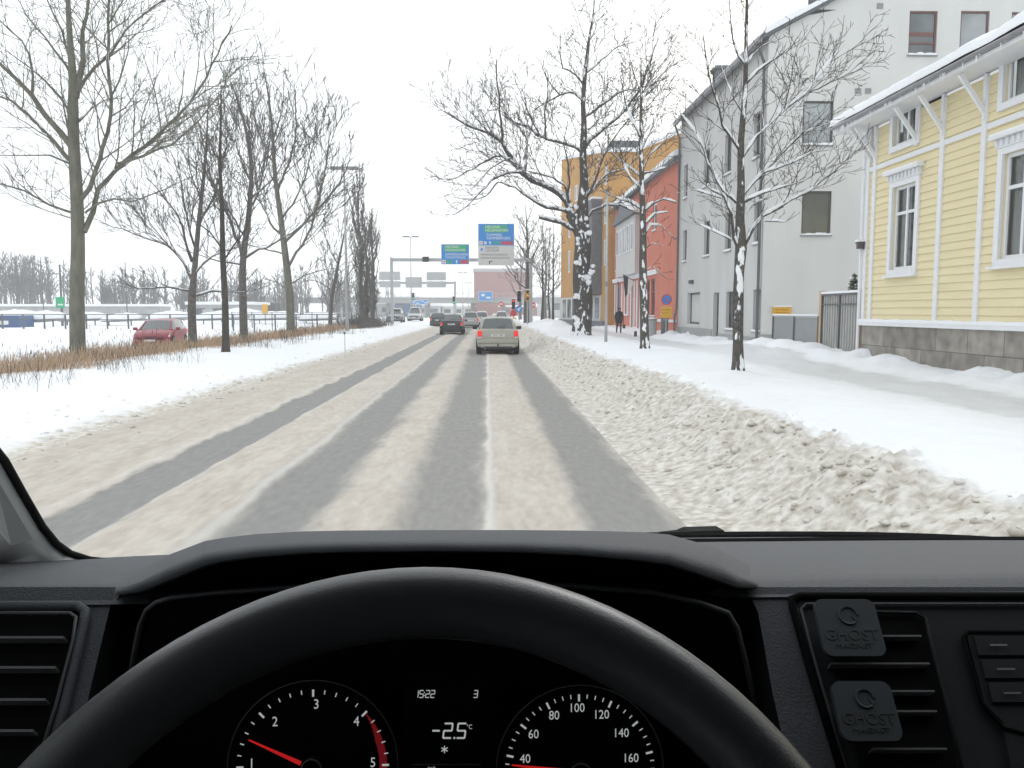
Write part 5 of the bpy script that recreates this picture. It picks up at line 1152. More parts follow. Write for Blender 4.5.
# ticket machine and bin by the wall
p = atY(664, 335, 46.3); t = thing('ticket_machine', 'dark grey ticket machine box standing under the no parking sign', 'ticket machine', (p.x, 46.2, H(p.x, 46.2))); MB().box(-.2, .2, -.1, .1, -.1, 1.15).build('cabinet', 'slate', t, bevel=.02); MB().box(-.14, .14, -.115, -.101, .75, 1.0).build('screen', 'pane_light', t); MB().box(-.22, .22, -.12, .12, 1.153, 1.2).build('snow_cap', 'snowcap', t)
p = atY(652, 336, 47); t = thing('litter_bin', 'pale grey green bin with snowy lid against the red house', 'bin', (p.x, 47, H(p.x, 47))); MB().tube([(0,0,-.05), (0,0,.05), (0,0,.85), (0,0,.9)], [.24,.26,.27,.27], 14).build('drum', 'concrete', t, angle=40); MB().tube([(0,0,.903), (0,0,.96)], [.29,.29], 14).build('lid', 'slate', t); MB().tube([(0,0,.962), (0,0,1.03), (0,0,1.06)], [.28,.25,.05], 14).build('snow_cap', 'snowcap', t, smooth=True)
p = atZ(648.5, 337, .3); t = thing('bollard', 'short black bollard left of the pale bin', 'bollard', (p.x-.05, 46.6, H(p.x-.05, 46.6))); MB().tube([(0,0,-.1), (0,0,.3), (0,0,.34)], [.09,.09,.05], 10).build('post', 'blacktrim', t, angle=40)
# flag on the red house
p = atX(629.5, 296, 10.7); t = thing('wall_flag', 'small black and white flag hanging from the red house front', 'flag', (11.1, p.y, p.z+1.6)); MB().tube([(-.002,0,-.5), (-.9,0,.0)], .025, 6).build('pole', 'blacktrim', t)
b = MB(); b.add([(-.9,0,0),(-.5,.02,-.22),(-.55,.1,-1.5),(-.75,-.05,-1.7)], [(0,1,2,3)]); b.build('dark_half', 'ink', t); b = MB(); b.add([(-.5,.02,-.22),(-.1,.0,-.44),(-.35,.05,-1.4),(-.55,.1,-1.5)], [(0,1,2,3)]); b.build('light_half', 'sign_white', t)

# railing with panels beside the grey house, yellow notice, timber-framed gate, spruce
t = thing('railing', 'dark metal railing with mesh panels and snowy top rail by the pale house', 'fence', (10.7, 26.2, .2)); b = MB()
ya, yb = 25.6, 29.7; zt = 1.52
for i in range(3): yy = ya+(yb-ya)*i/2; MB().bar((10.7,yy,.1), (10.7,yy,zt), .06).build('post', 'pipe', t)
b.bar((10.7,ya,zt), (10.7,yb,zt), .05); b.bar((10.7,ya,.62), (10.7,yb,.62), .04)
for i in range(44): yy = ya+(yb-ya)*i/44; b.bar((10.7,yy,.6), (10.7,yy,zt), .012)
b.build('bars', 'galv', t); MB().bar((10.7,ya,zt+.045), (10.7,yb,zt+.045), .07, .05).build('snow_cap', 'snowcap', t)
b = MB(); b.bar((10.73,ya,1.05), (10.73,yb,1.05), .01, .85); b.build('mesh_panel', 'signback', t)
settle(t)
p = atY(783, 311, 32.0); t = thing('notice_plate', 'small yellow notice plate with snow on its top edge above the railing', 'sign', (p.x, 32.1, p.z)); MB().box(-.36, .36, -.03, .095, -.14, .16).build('plate', 'sign_yellow', t); text_mesh('YKSITYISALUE', .085, 'ink', t, face_mtx((-.31,-.032,.02), (1,0,0), (0,0,1))); text_mesh('PYSÄKÖINTI KIELLETTY', .055, 'ink', t, face_mtx((-.31,-.032,-.08), (1,0,0), (0,0,1))); MB().box(-.37, .37, -.05, .09, .162, .22).build('snow_cap', 'snowcap', t)
t = thing('yard_gate', 'tall grey corrugated metal gate with timber posts beside the yellow house', 'gate', (10.65, 22.9, .2)); b = MB(); y0, y1 = 22.55, 25.1; zt = 2.18; k = 0; yy = y0
xg = 10.65
while yy < y1-.01: b.box(xg-.02-(.025 if k % 2 else 0), xg+.02, yy, min(yy+.085, y1), .25, zt); yy += .0875; k += 1
b.build('corrugated_panel', 'gate_grey', t); b = MB(); b.bar((xg-.06,y0,zt+.02), (xg-.06,y1,zt+.02), .06); b.bar((xg-.06,y0,zt-.28), (xg-.06,y1,zt-.28), .04)
for i in range(3): yy = y0+(y1-y0)*i/2; b.bar((xg-.06,yy,.1), (xg-.06,yy,zt), .05)
b.build('frame', 'pipe', t)
for yy in (y1+.08, y0-.07): MB().box(xg-.09, xg+.09, yy-.07, yy+.07, 0, zt+.15).build('timber_post', 'wood', t)
MB().box(xg-.1, xg+.06, y0, y1, zt+.052, zt+.12).build('snow_cap', 'snowcap', t); settle(t)
# spruce behind gate
T = Tree(27, rng=random.Random(5)); sx = 12.0; b = MB(); rg = random.Random(4); 
sp = thing('spruce_tree', 'small dark spruce tip showing above the metal gate', 'tree', (sx, 26.0, .2))
MB().tube([(0,0,-.2), (0,0,1.6), (0,0,2.75)], [.07,.04,.01], 6).build('trunk', 'bark', sp)
for k in range(900):
    zz = rg.uniform(.3,2.7); rr = (2.8-zz)*.26*rg.uniform(.3,1); a = rg.uniform(0,6.28); q = Vector((rr*math.cos(a), rr*math.sin(a), zz-.1*rr)); u = Vector((math.cos(a), math.sin(a), -.3+rg.gauss(0,.3)))*.10; v = Vector((-math.sin(a), math.cos(a), rg.gauss(0,.3)))*.035
    b.add([q-v, q+u, q+v], [(0,1,2)])
b.build('crown', 'spruce', sp); b = MB()
for k in range(7): zz = rg.uniform(1.2,2.6); a = rg.uniform(0,6.28); rr = (2.8-zz)*.2; b.ball((rr*math.cos(a), rr*math.sin(a), zz), .09, 6, (1.2,1.2,.6), .2)
b.build('branch_snow', 'snowcap', sp, smooth=True)
# snow posts (thin marker stick near the verge)
p = atZ(345, 352, .3); t = thing('marker_stake', 'thin snow stake stuck in the left verge near the grass edge', 'stake', (p.x, p.y, H(p.x, p.y))); MB().tube([(0,0,-.2), (0,0,1.0)], .018, 6).build('stick', 'lamp_white', t); MB().tube([(0,0,.8), (0,0,.9)], .021, 6).build('band', 'blacktrim', t)

# ------------------------------------------------------------------ person on the pavement
def person():
    X, Y = atY(618.8, 330, 54).x, 54; z0 = H(X, Y)+.0; t = thing('person', 'person in a dark hooded coat walking with a bag beside the red house', 'person', (X, Y, z0))
    def skin(name, V, E, Rr, m, parent, root=0):
        me = bpy.data.meshes.new(name); me.from_pydata(V, E, []); o = bpy.data.objects.new(name, me); COL.objects.link(o); o.parent = parent
        md = o.modifiers.new('s', 'SKIN'); 
        for i, r in enumerate(Rr): me.skin_vertices[0].data[i].radius = (r, r) if not hasattr(r, '__len__') else r
        me.skin_vertices[0].data[root].use_root = True
        o.modifiers.new('d', 'SUBSURF').levels = 2; o.modifiers['d'].render_levels = 2; me.materials.append(M[m])
        dg = bpy.context.evaluated_depsgraph_get(); n = bpy.data.meshes.new_from_object(o.evaluated_get(dg)); o.modifiers.clear(); o.data = n; n.materials.clear(); n.materials.append(M[m])
        n.polygons.foreach_set('use_smooth', [True]*len(n.polygons)); return o
    V = [(0,0,.90),(0,-.01,1.08),(0,-.03,1.30),(0,-.05,1.42),(0,-.07,1.50),(0,-.09,1.60),(0,-.09,1.68),
         (.10,0,.86),(.12,-.10,.50),(.12,-.04,.10),(.12,-.18,.05), (-.10,0,.86),(-.11,.06,.50),(-.11,.26,.14),(-.11,.18,.05),
         (.19,-.04,1.38),(.27,.04,1.12),(.28,-.06,.88),(.28,-.09,.80), (-.19,-.04,1.38),(-.27,-.04,1.12),(-.26,-.18,.92),(-.26,-.21,.85)]
    E = [(0,1),(1,2),(2,3),(3,4),(4,5),(5,6),(0,7),(7,8),(8,9),(9,10),(0,11),(11,12),(12,13),(13,14),(3,15),(15,16),(16,17),(17,18),(3,19),(19,20),(20,21),(21,22)]
    Rr = [.15,.15,.17,.13,.065,.10,.085,.10,.07,.055,.05,.10,.07,.055,.05,.075,.06,.048,.045,.075,.06,.048,.045]
    b = skin('body', V, E, Rr, 'trouser', t)
    # coat over torso
    c = MB(); k = 16; prof = [(.70,.24,.17),(.85,.225,.165),(1.05,.20,.15),(1.25,.22,.15),(1.38,.215,.14),(1.46,.12,.10)]
    for (z, rx, ry) in prof:
        for i in range(k): a = 2*math.pi*i/k; c.v.append((rx*math.cos(a), ry*math.sin(a)-.03*(z-.7)*1.2, z+.02*math.sin(3*a)*(z < .8)))
    for j in range(len(prof)-1):
        for i in range(k): a = j*k+i; b2 = j*k+(i+1) % k; c.f.append((a, b2, b2+k, a+k))
    c.build('coat', 'coat', t, smooth=True)
    MB().ball((0,-.085,1.61), .135, 12, (.9,1,1.1)).build('hood', 'coat', t, smooth=True)
    f = MB(); f.ball((0,-.145,1.60), .085, 12, (.85,.95,1.15)); f.ball((0,-.235,1.59), .018, 6, (1,1,1.4)); fo = f.build('face', 'skin', t, smooth=True)
    e = MB(); e.ball((.03,-.225,1.62), .010, 6); e.ball((-.03,-.225,1.62), .010, 6); e.build('eyes', 'ink', fo)
    for s, (hx, hy, hz) in ((1,(.28,-.10,.76)), (-1,(-.26,-.22,.81))):
        h = MB(); h.ball((hx, hy, hz), .045, 8, (.6,1,1.1))
        for q in range(4): h.tube([(hx, hy-.03+.02*q, hz-.03), (hx, hy-.032+.02*q, hz-.075), (hx-.015*s, hy-.03+.02*q, hz-.1+.005*abs(q-1))], [.011,.010,.007], 6)
        h.tube([(hx, hy-.035, hz+.01), (hx-.02*s, hy-.065, hz-.02), (hx-.02*s, hy-.07, hz-.045)], [.012,.011,.008], 6); h.build('hand', 'coat', t, smooth=True)
    bg_ = thing('shoulder_bag', 'dark bag carried low by the walking person', 'bag', (X+.33, Y-.1, z0+.0)); bb_ = MB(); bb_.box(-.07, .07, -.18, .18, .33, .60); bb_.build('bag_body', 'coat', bg_, bevel=.04); MB().tube([(-.03,-.1,.6), (-.04,0,.74), (-.03,.1,.6)], .012, 6).build('handle', 'coat', bg_)
person()

# ------------------------------------------------------------------ left side: harbour fence, covered boats, container, masts
t = thing('harbour_railing', 'long thin post and rail fence behind the parked red car', 'fence', (-30, 66, 0)); b = MB(); pxs = [-40+i*21 for i in range(19)]; Yr = 66
pr = []
for px_ in pxs:
    p = atY(px_, 314.5, Yr); z0 = H(max(-89, p.x), Yr); pr.append((p.x, z0)); MB().box(p.x-.05, p.x+.05, Yr-.05, Yr+.05, z0-.1, 1.42).build('post', 'pipe', t)
for zz in (1.42, 1.0): MB().bar((pr[0][0], Yr, zz), (pr[-1][0], Yr, zz), .06).build('rail', 'pipe', t)
settle(t)
t = thing('mesh_fence', 'low wire mesh fence behind the dry grass near the lamp post', 'fence', (-15, 75, 0))
x0, x1 = atY(232, 320, 75).x, atY(352, 320, 75).x; k = int((x1-x0)/1.6)
for i in range(k+1): xx = x0+(x1-x0)*i/k; MB().box(xx-.035, xx+.035, 74.97, 75.03, 0, 1.6).build('post', 'pipe', t)
b = MB(); 
for i in range(90): xx = x0+(x1-x0)*i/90; b.box(xx-.008, xx+.008, 74.99, 75.01, .3, 1.55)
b.box(x0, x1, 74.98, 75.02, 1.55, 1.6); b.build('mesh', 'galv', t); settle(t)
def boat(px0, px1, Y, h, label, seed):
    a = atY(px0, 320, Y).x; c = atY(px1, 320, Y).x; L = c-a; t = thing('covered_boat', label, 'boat', ((a+c)/2, Y, H(max(-89, (a+c)/2), Y)), 0, 'laid up boats under winter covers')
    b = MB(); n = 12; ks = 8
    for i in range(n+1):
        f = i/n; w = 1.25*math.sin(math.pi*min(1, .25+f*.75))**.6+.05 if f < .97 else .1; x = -L/2+L*f; zk = .35+.25*f*f; zs = .35*h+.25+.25*f
        for j in range(ks+1): q = j/ks; an = math.pi*(q); b.v.append((x, -math.cos(an)*w, zs-(zs-zk)*math.sin(an)**.7))
    for i in range(n):
        for j in range(ks): p = i*(ks+1)+j; b.f.append((p, p+1, p+ks+2, p+ks+1))
    b.build('hull', 'boat_cover', t, smooth=True)
    b = MB(); rg = random.Random(seed)
    for i in range(n+1):
        f = i/n; w = 1.3*math.sin(math.pi*min(1, .25+f*.75))**.6+.08; x = -L/2+L*f; zs = .35*h+.28+.25*f; top = zs+h*.55*math.sin(math.pi*(.12+.8*f))**.8*rg.uniform(.9,1.1)
        for (y, z) in ((-w,zs-.12),(-w*1.02,zs+.05),(-w*.5,top-.05),(0,top+.08),(w*.5,top-.05),(w*1.02,zs+.05),(w,zs-.12)): b.v.append((x, y, z))
    for i in range(n):
        for j in range(6): p = i*7+j; b.f.append((p, p+1, p+8, p+7))
    b.f.append(tuple(range(7))); b.f.append(tuple(n*7+q for q in range(7))[::-1]); b.build('snowy_cover', 'snowcap', t, smooth=True)
    for f in (-.3, .3): MB().bar((L*f, -.8, 0), (L*f, -.8, .6), .1).build('cradle', 'pipe', t)
boat(24, 66, 76, 1.1, 'snow covered boat next to the blue container', 1); boat(62, 108, 84, 1.0, 'snow covered boat behind the trunk of the nearest left tree', 2)
boat(105, 142, 82, .9, 'snow covered boat just left of the parked red car', 3); boat(196, 246, 90, 1.1, 'snow covered boat right of the parked red car behind the trunks', 4); boat(252, 300, 96, 1.1, 'snow covered boat seen beyond the fan shaped tree', 5)
a = atY(-40, 320, 72).x; c = atY(17, 320, 72).x; t = thing('shipping_container', 'dark blue container with white notice at the left edge', 'container', (a, 72, .2)); zt = atY(5, 315.5, 72).z-.2
b = MB(); x = 0
while x < c-a-.01: b.box(x, x+.14, -.03, 2.4, 0, zt); b.box(x+.14, x+.28, .0, 2.4, 0, zt); x += .28
b.build('shell', 'container_blue', t); MB().box(-.1, c-a+.1, -.05, 2.45, zt+.002, zt+.22).build('roof_snow', 'snowcap', t); p = atY(4, 323, 71.9); MB().box(p.x-a-.35, p.x-a+.35, -.05, -.034, p.z-.35, p.z-.0).build('notice', 'sign_white', t)
boat(150, 190, 92, 1.1, 'snow covered boat seen above the red car roof', 6); boat(300, 338, 100, 1.2, 'snow covered boat behind the small leaning tree', 7); boat(-10, 40, 98, 1.3, 'large covered boat behind the blue container', 8); boat(214, 262, 108, 1.5, 'farther covered boat between the broad tree and the fan shaped tree', 9)
# masts
def mast(px_, Y, pyt, r, label, board_=None, name='power_mast', arm=None):
    p = atY(px_, pyt, Y); t = thing(name, label, 'mast', (p.x, Y, 0)); MB().tube([(0,0,-.1), (0,0,p.z)], [r, r*.7], 8).build('pole', 'slate', t)
    if board_:
        z0 = atY(px_, 308, Y).z; z1 = atY(px_, 297, Y).z; bo = MB().box(-.42, .42, -.28, -.22, z0, z1).build('board', 'sign_green', t); MB().box(-.2, .3, -.30, -.285, z0+.25, z0+.4).build('mark', 'sign_white', bo)
    if arm: MB().bar((0,0,p.z-arm), (-1.2,0,p.z-arm), .08).build('arm', 'slate', t)
    return t, p
mast(59.5, 80, 264.5, .13, 'dark railway mast carrying a green board', True, 'railway_mast', .9)
mast(125, 100, 262, .08, 'thin mast rising behind the nearest left tree and the red car'); mast(42, 110, 280, .07, 'short thin mast left of the railway mast')
mast(182, 115, 268, .07, 'thin mast seen behind the low branching tree')
p = atY(59.5, 262, 80); t = tag(MB().tube([(p.x, 80, p.z-.05), (p.x-12, 80, p.z-.15), (p.x-40, 80, p.z+.1)], .02, 4).build('overhead_wire', 'wire'), 'thin overhead wire running left from the railway mast', 'wire')
p = atY(265, 309, 85); t = thing('yellow_sign', 'small yellow sign on a post behind the roadside trees', 'sign', (p.x, 85, 0)); MB().box(-.04, .04, 0, .06, 0, p.z+.5).build('post', 'pipe', t); MB().box(-.28, .28, -.03, 0, p.z-.55, p.z+.5).build('board', 'sign_yellow', t)
# ------------------------------------------------------------------ our van: body, cab, dashboard
van = thing('van', 'grey trimmed van cab we look out from, black dashboard and steering wheel', 'van', (.38, 0, 0))
XL, XR, XC = -.56, 1.32, .38
def zp(Y): return 1.476-.235*(Y-.64)
def ybase(x): return 1.20-.23*(abs(x-XC)/.88)**3
# dashboard pad
b = MB(); xs = span(XL, XR, 60); ts = [0, .04, .12, .3, .5, .75, .96, 1]
for x in xs:
    yb = ybase(x)
    for t_ in ts:
        Ys = .80 if -.235 < x < .165 else .632
        Y = Ys+(yb-Ys)*t_; z = zp(Y); 
        if t_ == 0: z -= .012; Y += .0
        elif t_ == .04: z -= .001
        b.v.append((x, Y, z))
    b.v.append((x, yb+.012, zp(yb)-.03))
n = len(ts)+1
for i in range(len(xs)-1):
    for j in range(n-1): a = i*n+j; b.f.append((a, a+n, a+n+1, a+1))
b.build('dashboard_pad', 'dash_soft', van, smooth=True)
# front face plane of the dash
PF = Vector((0, .632, 1.463)); NF = Vector((0, -1, 1.07)).normalized()*1.0; NF = Vector((0, -1.0, 1.07)).normalized()
NF = Vector((0,-1,1.07)).normalized()
def onF(px, py, off=0):
    d = ray(px, py); q = PF+NF*off; return CAM+d*((q-CAM).dot(NF)/d.dot(NF))
# NF must be normal to the direction (0,-1.07,-1): check and fix
NF = Vector((0,-1,1.07)).normalized()
def polyF(pts, off, thick=0):
    b = MB(); top = [onF(x, y, off) for x, y in pts]; n = len(top)
    if thick:
        bot = [p-NF*thick for p in top]; b.add(top+bot, [tuple(range(n)), tuple(range(n, 2*n))[::-1]]+[(i, i+n, (i+1) % n+n, (i+1) % n) for i in range(n)])
    else: b.add(top, [tuple(range(n))])
    return b
recL = [(172,577),(150,581),(125,590),(110,607),(102,640),(90,690),(82,730),(72,790),(60,1000)]
recR = [(669,566),(715,579),(748,592),(758,612),(764,645),(772,690),(783,740),(796,790),(850,1000)]
b = MB(); b.add([onF(x, y) for x, y in [(-420,587)]+[(116,587)]+recL[3:]+[(-420,1000)]], [tuple(range(3+len(recL[3:])))]); b.build('dashboard_face', 'dash_soft', van)
pts = [(749,587),(1500,587),(1500,1000)]+recR[::-1][:-2]; b = MB(); b.add([onF(x, y) for x, y in pts], [tuple(range(len(pts)))]); b.build('dashboard_face', 'dash_soft', van)
# recess side walls and deep floor behind the wheel
b = MB()
for rec in (recL, recR):
    P = [onF(x, y) for x, y in rec[2:]]; Q = [p+Vector((0,.14,-.055)) for p in P]
    b = MB()
    for i in range(len(P)-1): b.add([P[i], P[i+1], Q[i+1], Q[i]], [(0,1,2,3)])
    b.build('binnacle_wall', 'dash_hard', van, smooth=True)
MB().add([(XL,.98,1.30),(XR,.98,1.30),(XR,.60,.75),(XL,.60,.75)], [(0,1,2,3)]).build('binnacle_filler', 'dash_black', van)
# instrument hood
hc = [(118,566,589.5),(142,559,585),(171,551,576),(205,541,565),(222,538,561),(256,534,556.5),(300,531.5,553),(340,530.5,551.5),(430,530,550.5),(520,530,551.5),(580,530.5,554.5),(640,532,560),(669,534.5,564),(715,540.5,575),(738,545,584.5),(757,548,590)]
b = MB(); rowsn = 9
for i, (px, yt, ye) in enumerate(hc):
    e = min(1, min(px-118, 757-px)/80); Yc = .70; Yl = .632-.052*e; 
    cr = atY(px, yt, Yc+.10*(1-e)); lip = atY(px, ye, Yl); mid = atY(px, yt+(ye-yt)*.42, (Yc*.45+Yl*.55)); back = Vector((cr.x*1.01, Yc+.13, zp(Yc+.13)-.004))
    se = max(0, 1-(1-e)**2.2)
    for q_ in (cr, lip, mid): q_.z = (zp(max(q_.y,.62))-.004)*(1-se)+q_.z*se
    crest2 = (cr+back)/2+Vector((0,0,.010*e))
    mid2 = (mid+lip)/2+Vector((0,-.004,.004))
    up_ = lip+Vector((0,.006,-.003)); in1 = lip+Vector((0,.03,-.008)); in2 = lip+Vector((0,.07,-.035)); in3 = lip+Vector((0,.22,-.12))
    b.v += [p[:] for p in (back, crest2, cr, mid, mid2, lip, up_, in1, in2)]
n = rowsn
for i in range(len(hc)-1):
    for j in range(n-1): a = i*n+j; b.f.append((a, a+1, a+n+1, a+n))
b.build('instrument_hood', 'dash_soft', van, smooth=True)
b = MB()
for i, (px, yt, ye) in enumerate(hc):
    e = min(1, min(px-118, 757-px)/80); lip = atY(px, ye, .632-.052*e); b.v += [(lip+Vector((0,.012,-.006)))[:], (lip+Vector((0,.10,-.06)))[:], (lip+Vector((0,.30,-.10)))[:]]
for i in range(len(hc)-1):
    for j in range(2): a = i*3+j; b.f.append((a, a+1, a+4, a+3))
b.build('hood_lining', 'dash_black', van)
MB().box(XL, -.285, .67, .68, 1.0, 1.455).build('dashboard_filler', 'dash_black', van); MB().box(.25, XR, .67, .68, 1.0, 1.44).build('dashboard_filler', 'dash_black', van)  # black fillers added to block daylight leaking past the dashboard face
MB().add([(-.30,.805,1.10),(.25,.805,1.10),(.25,.805,1.434),(-.30,.805,1.434)], [(0,1,2,3)]).build('binnacle_filler', 'dash_black', van)  # black sheet added under the hood to block leaking daylight
# bezel trim line inside the recess
PC = atY(445, 765, .56); VC = Vector((0,.12,.993)).normalized(); UC = Vector((1,0,0)); NC = UC.cross(VC)
def onC(px, py, off=0):
    d = ray(px, py); q = PC+NC*off; return CAM+d*((q-CAM).dot(NC)/d.dot(NC))
b = MB(); P = [onC(px, py, -.03) for px, py in ((128,690),(135,649),(140,625),(146,611),(156,603),(171,598),(215,593),(256,590),(330,585),(440,582),(560,585),(650,592),(700,603),(728,613),(737,628),(744,655),(752,690),(762,730))]
b.tube(P, .0022, 6); b.build('binnacle_trim', 'bezel', van, smooth=True)
# ---- instrument panel
ip = MB(); c = [onC(px, py, -.034) for px, py in ((150,598),(730,598),(775,900),(95,900))]; ip.add(c, [(0,1,2,3)]); ipo = ip.build('instrument_panel', 'dial_face', van)
kk = (onC(411,765)-onC(311,765)).length/100
def C2(center, r, ang, off=0): return center+UC*(r*kk*math.cos(R(ang)))+VC*(r*kk*math.sin(R(ang)))+NC*off
def dial(name, cx, cyp, ticks, labels, needle, rad, red=None):
    c = onC(cx, cyp, 0); f = MB(); n = 48; ring = [C2(c, rad+9, 360*i/n, -.002) for i in range(n)]; f.add(ring, [tuple(range(n))]); fo = f.build(name, 'dial_face', van)
    g = MB(); g.tube([C2(c, rad+9, 360*i/n, 0) for i in range(n+1)], .0004, 5, cap=False); g.build('dial_ring', 'bezel', fo)
    tm = MB()
    for a, ln, w in ticks:
        p, q = C2(c, rad, a, .0004), C2(c, rad-ln, a, .0004); tm.bar(p, q, w*kk, .0003, up=NC)
    tm.build('tick_marks', 'lit_digit', fo)
    for s, a, rr, sz in labels:
        p = C2(c, rr, a, .0004); size = sz*kk/.72; text_mesh(s, size, 'lit_digit', fo, face_mtx(p-VC*(sz*kk*.5), UC, VC), name='numeral', align='CENTER', depth=.0001, xs=.88)
    if red:
        m_ = MB(); st = 16
        for i in range(st):
            a0 = red[0]+(red[1]-red[0])*i/st; a1 = red[0]+(red[1]-red[0])*(i+1)/st; wq = 1.5+6*min(1, i/6); m_.add([C2(c, rad-2-wq, a0, .0003), C2(c, rad-2, a0, .0003), C2(c, rad-2, a1, .0003), C2(c, rad-2-wq, a1, .0003)], [(0,1,2,3)])
        m_.build('red_band', 'dial_red', fo)
    nd = MB(); a, lr = needle; u = (C2(c, 1, a)-c).normalized(); s = NC.cross(u)
    nd.add([c+u*12*kk+s*2.3*kk+NC*.004, c+u*lr*kk+s*.8*kk+NC*.004, c+u*lr*kk-s*.8*kk+NC*.004, c+u*12*kk-s*2.3*kk+NC*.004], [(0,1,2,3)]); nd.build('needle', 'lit_needle', fo)
    h = MB(); h.tube([c+NC*.0005, c+NC*.006], 10*kk, 24); h.build('needle_hub', 'dash_black', fo); g = MB(); g.tube([c+UC*10*kk*math.cos(i*math.pi/12)+VC*10*kk*math.sin(i*math.pi/12)+NC*.006 for i in range(25)], .0005, 4); g.build('hub_ring', 'chrome', fo)
tk = [(180-9*i, 7 if i % 5 == 0 else 4, 2.0 if i % 5 == 0 else 1.0) for i in range(-2, 21)]
dial('tachometer', 313, 766, tk, [('1',176,61,9.8),('2',130,59,9.8),('3',87,62,9.8),('4',45.6,62,9.8),('5',3,60,9.8)], (155,69), 76, (44,-12))
tk = [(90.5-1.29*(v-100), 7 if v % 20 == 0 else 4, 2.0 if v % 20 == 0 else 1.0) for v in range(30, 171, 5)]
dial('speedometer', 580, 770, tk, [('40',167,57,9),('60',141.6,60,9),('80',115,61.5,9),('100',92.7,63,9),('120',68.5,60,9),('140',41.4,56,9),('160',12.8,53,9)], (173,70), 76)
ds = MB(); c = [onC(px, py, -.001) for px, py in ((404,672),(496,672),(500,800),(398,800))]; ds.add(c, [(0,1,2,3)]); dso = ds.build('trip_display', 'dial_face', van)
def dtext(s, px, py, hpx, xs=.85, al='LEFT'): text_mesh(s, hpx*kk/.72, 'lit_digit', dso, face_mtx(onC(px, py, .0005), UC, VC), name='readout', align=al, depth=.00008, xs=xs)
# seven-segment style digits
def seg(px, py, w, h, s, sl=.12):
    SEG = {'0':'abcdef','1':'bc','2':'abged','3':'abgcd','5':'afgcd','-':'g'}; b = MB()
    P = {'a':((0,h),(w,h)),'b':((w,h),(w,h/2)),'c':((w,h/2),(w,0)),'d':((0,0),(w,0)),'e':((0,h/2),(0,0)),'f':((0,h),(0,h/2)),'g':((0,h/2),(w,h/2))}
    x = px
    for chh in s:
        if chh in '.:':
            for yy in ((0,) if chh == '.' else (h*.3, h*.7)): q = onC(x-w*.12, py-yy, .0006); b.bar(q, q+UC*h*.13*kk, h*.13*kk, .0002, up=NC)
            x += w*.28; continue
        for k in SEG[chh]:
            (x0, y0), (x1, y1) = P[k]; b.bar(onC(x+x0+y0*sl, py-y0, .0006), onC(x+x1+y1*sl, py-y1, .0006), h*.12*kk, .0002, up=NC)
        x += w*1.42 if chh != '1' else w*1.42
    return b.build('readout', 'lit_digit', dso)
seg(414.2, 697.5, 3.6, 7, '15:22'); seg(473.5, 697.5, 3.6, 7, '3'); seg(431.5, 738, 7.4, 14.5, '-'); seg(443, 738, 8, 14.5, '2.5')
dtext('°C', 466.5, 729, 4.5)
b = MB(); q = onC(444.5, 749.5, .0006)
for a in (0, 60, 120): u = UC*math.cos(R(a+30))+VC*math.sin(R(a+30)); b.bar(q-u*3.6*kk, q+u*3.6*kk, 1.0*kk, .0002, up=NC)
b.build('snowflake', 'lit_digit', dso); b = MB(); b.bar(onC(412,764.5,.0004), onC(481,764.5,.0004), .6*kk, .0002, up=NC); b.build('divider', 'chrome', dso); dtext('km/h', 428, 769.5, 3.2)
# ---- left air vent
def frameF(pts, w, off, m, name, parent, closed=True, r=None):
    b = MB(); P = [onF(x, y, off) for x, y in pts]; 
    if closed: P.append(P[0])
    b.tube(P, w, 6); return b.build(name, m, parent, smooth=True)
lv = polyF([(-120,609),(83,609),(75,650),(62,705),(34,800),(-120,800)], .002).build('air_vent', 'dash_black', van)
frameF([(-120,607),(78,606),(85,611),(84,622),(76,660),(64,709),(36,800)], .0042, .003, 'dash_soft', 'vent_frame', lv, False)
frameF([(-120,613),(70,613),(76,617),(73,640),(56,705),(30,790)], .0015, .007, 'bezel', 'vent_frame', lv, False)
for y, x1 in ((640,66),(670,58),(702,48),(733,36)): 
    b = MB(); b.bar(onF(-120, y, .006), onF(x1, y, .006), .0018, .010, up=NF); b.build('vent_slat', 'slat', lv)
# ---- right centre stack
cs = polyF([(797,598),(1500,598),(1500,1000),(925,1000),(846,768)], .0015).build('centre_stack', 'dash_hard', van)
frameF([(1500,596),(800,596),(792,599),(793,608),(812,675),(843,775)], .0035, .002, 'dash_black', 'stack_gasket', cs, False)
frameF([(1500,604),(806,604),(801,609),(818,672),(852,790)], .0012, .004, 'dash_soft', 'stack_edge', cs, False)
rv = polyF([(822,612),(922,613),(930,640),(945,700),(962,790),(866,790),(840,680)], .003).build('air_vent', 'dash_black', van)
frameF([(818,611),(916,613),(925,618),(934,655),(948,708),(966,790)], .0016, .006, 'dash_hard', 'vent_frame', rv, False)
for (x0, x1, y) in ((860,919,638.5),(829,927,666),(880,932,693.5),(880,934,713.5),(870,944,751)):
    b = MB(); b.bar(onF(x0, y, .006), onF(x1, y, .006), .0014, .010, up=NF); b.build('vent_slat', 'slat', rv)
cp = polyF([(966,632),(1500,631),(1500,1000),(1050,1000),(1003,722),(985,704)], .005, .004).build('control_panel', 'dash_hard', van)
frameF([(1500,631),(968,632),(963,637),(982,703),(1003,728),(1040,738),(1500,742)], .0018, .005, 'dash_black', 'panel_edge', cp, False)
for (x0, x1, y) in ((990,1007,645),(997,1015,669),(1004,1021,693)):
    b = MB(); b.bar(onF(x0, y, .0095), onF(x1, y, .0095), .0011, .0005, up=NF); b.build('button_mark', 'chrome', cp)
for (x0, y0_, y1_) in ((974,636,655),(981,659,678),(988,682,702)): 
    bt = polyF([(x0,y0_),(1400,y0_),(1400,y1_),(x0+5,y1_)], .0075, .003); bt.build('button', 'dash_hard', cp)
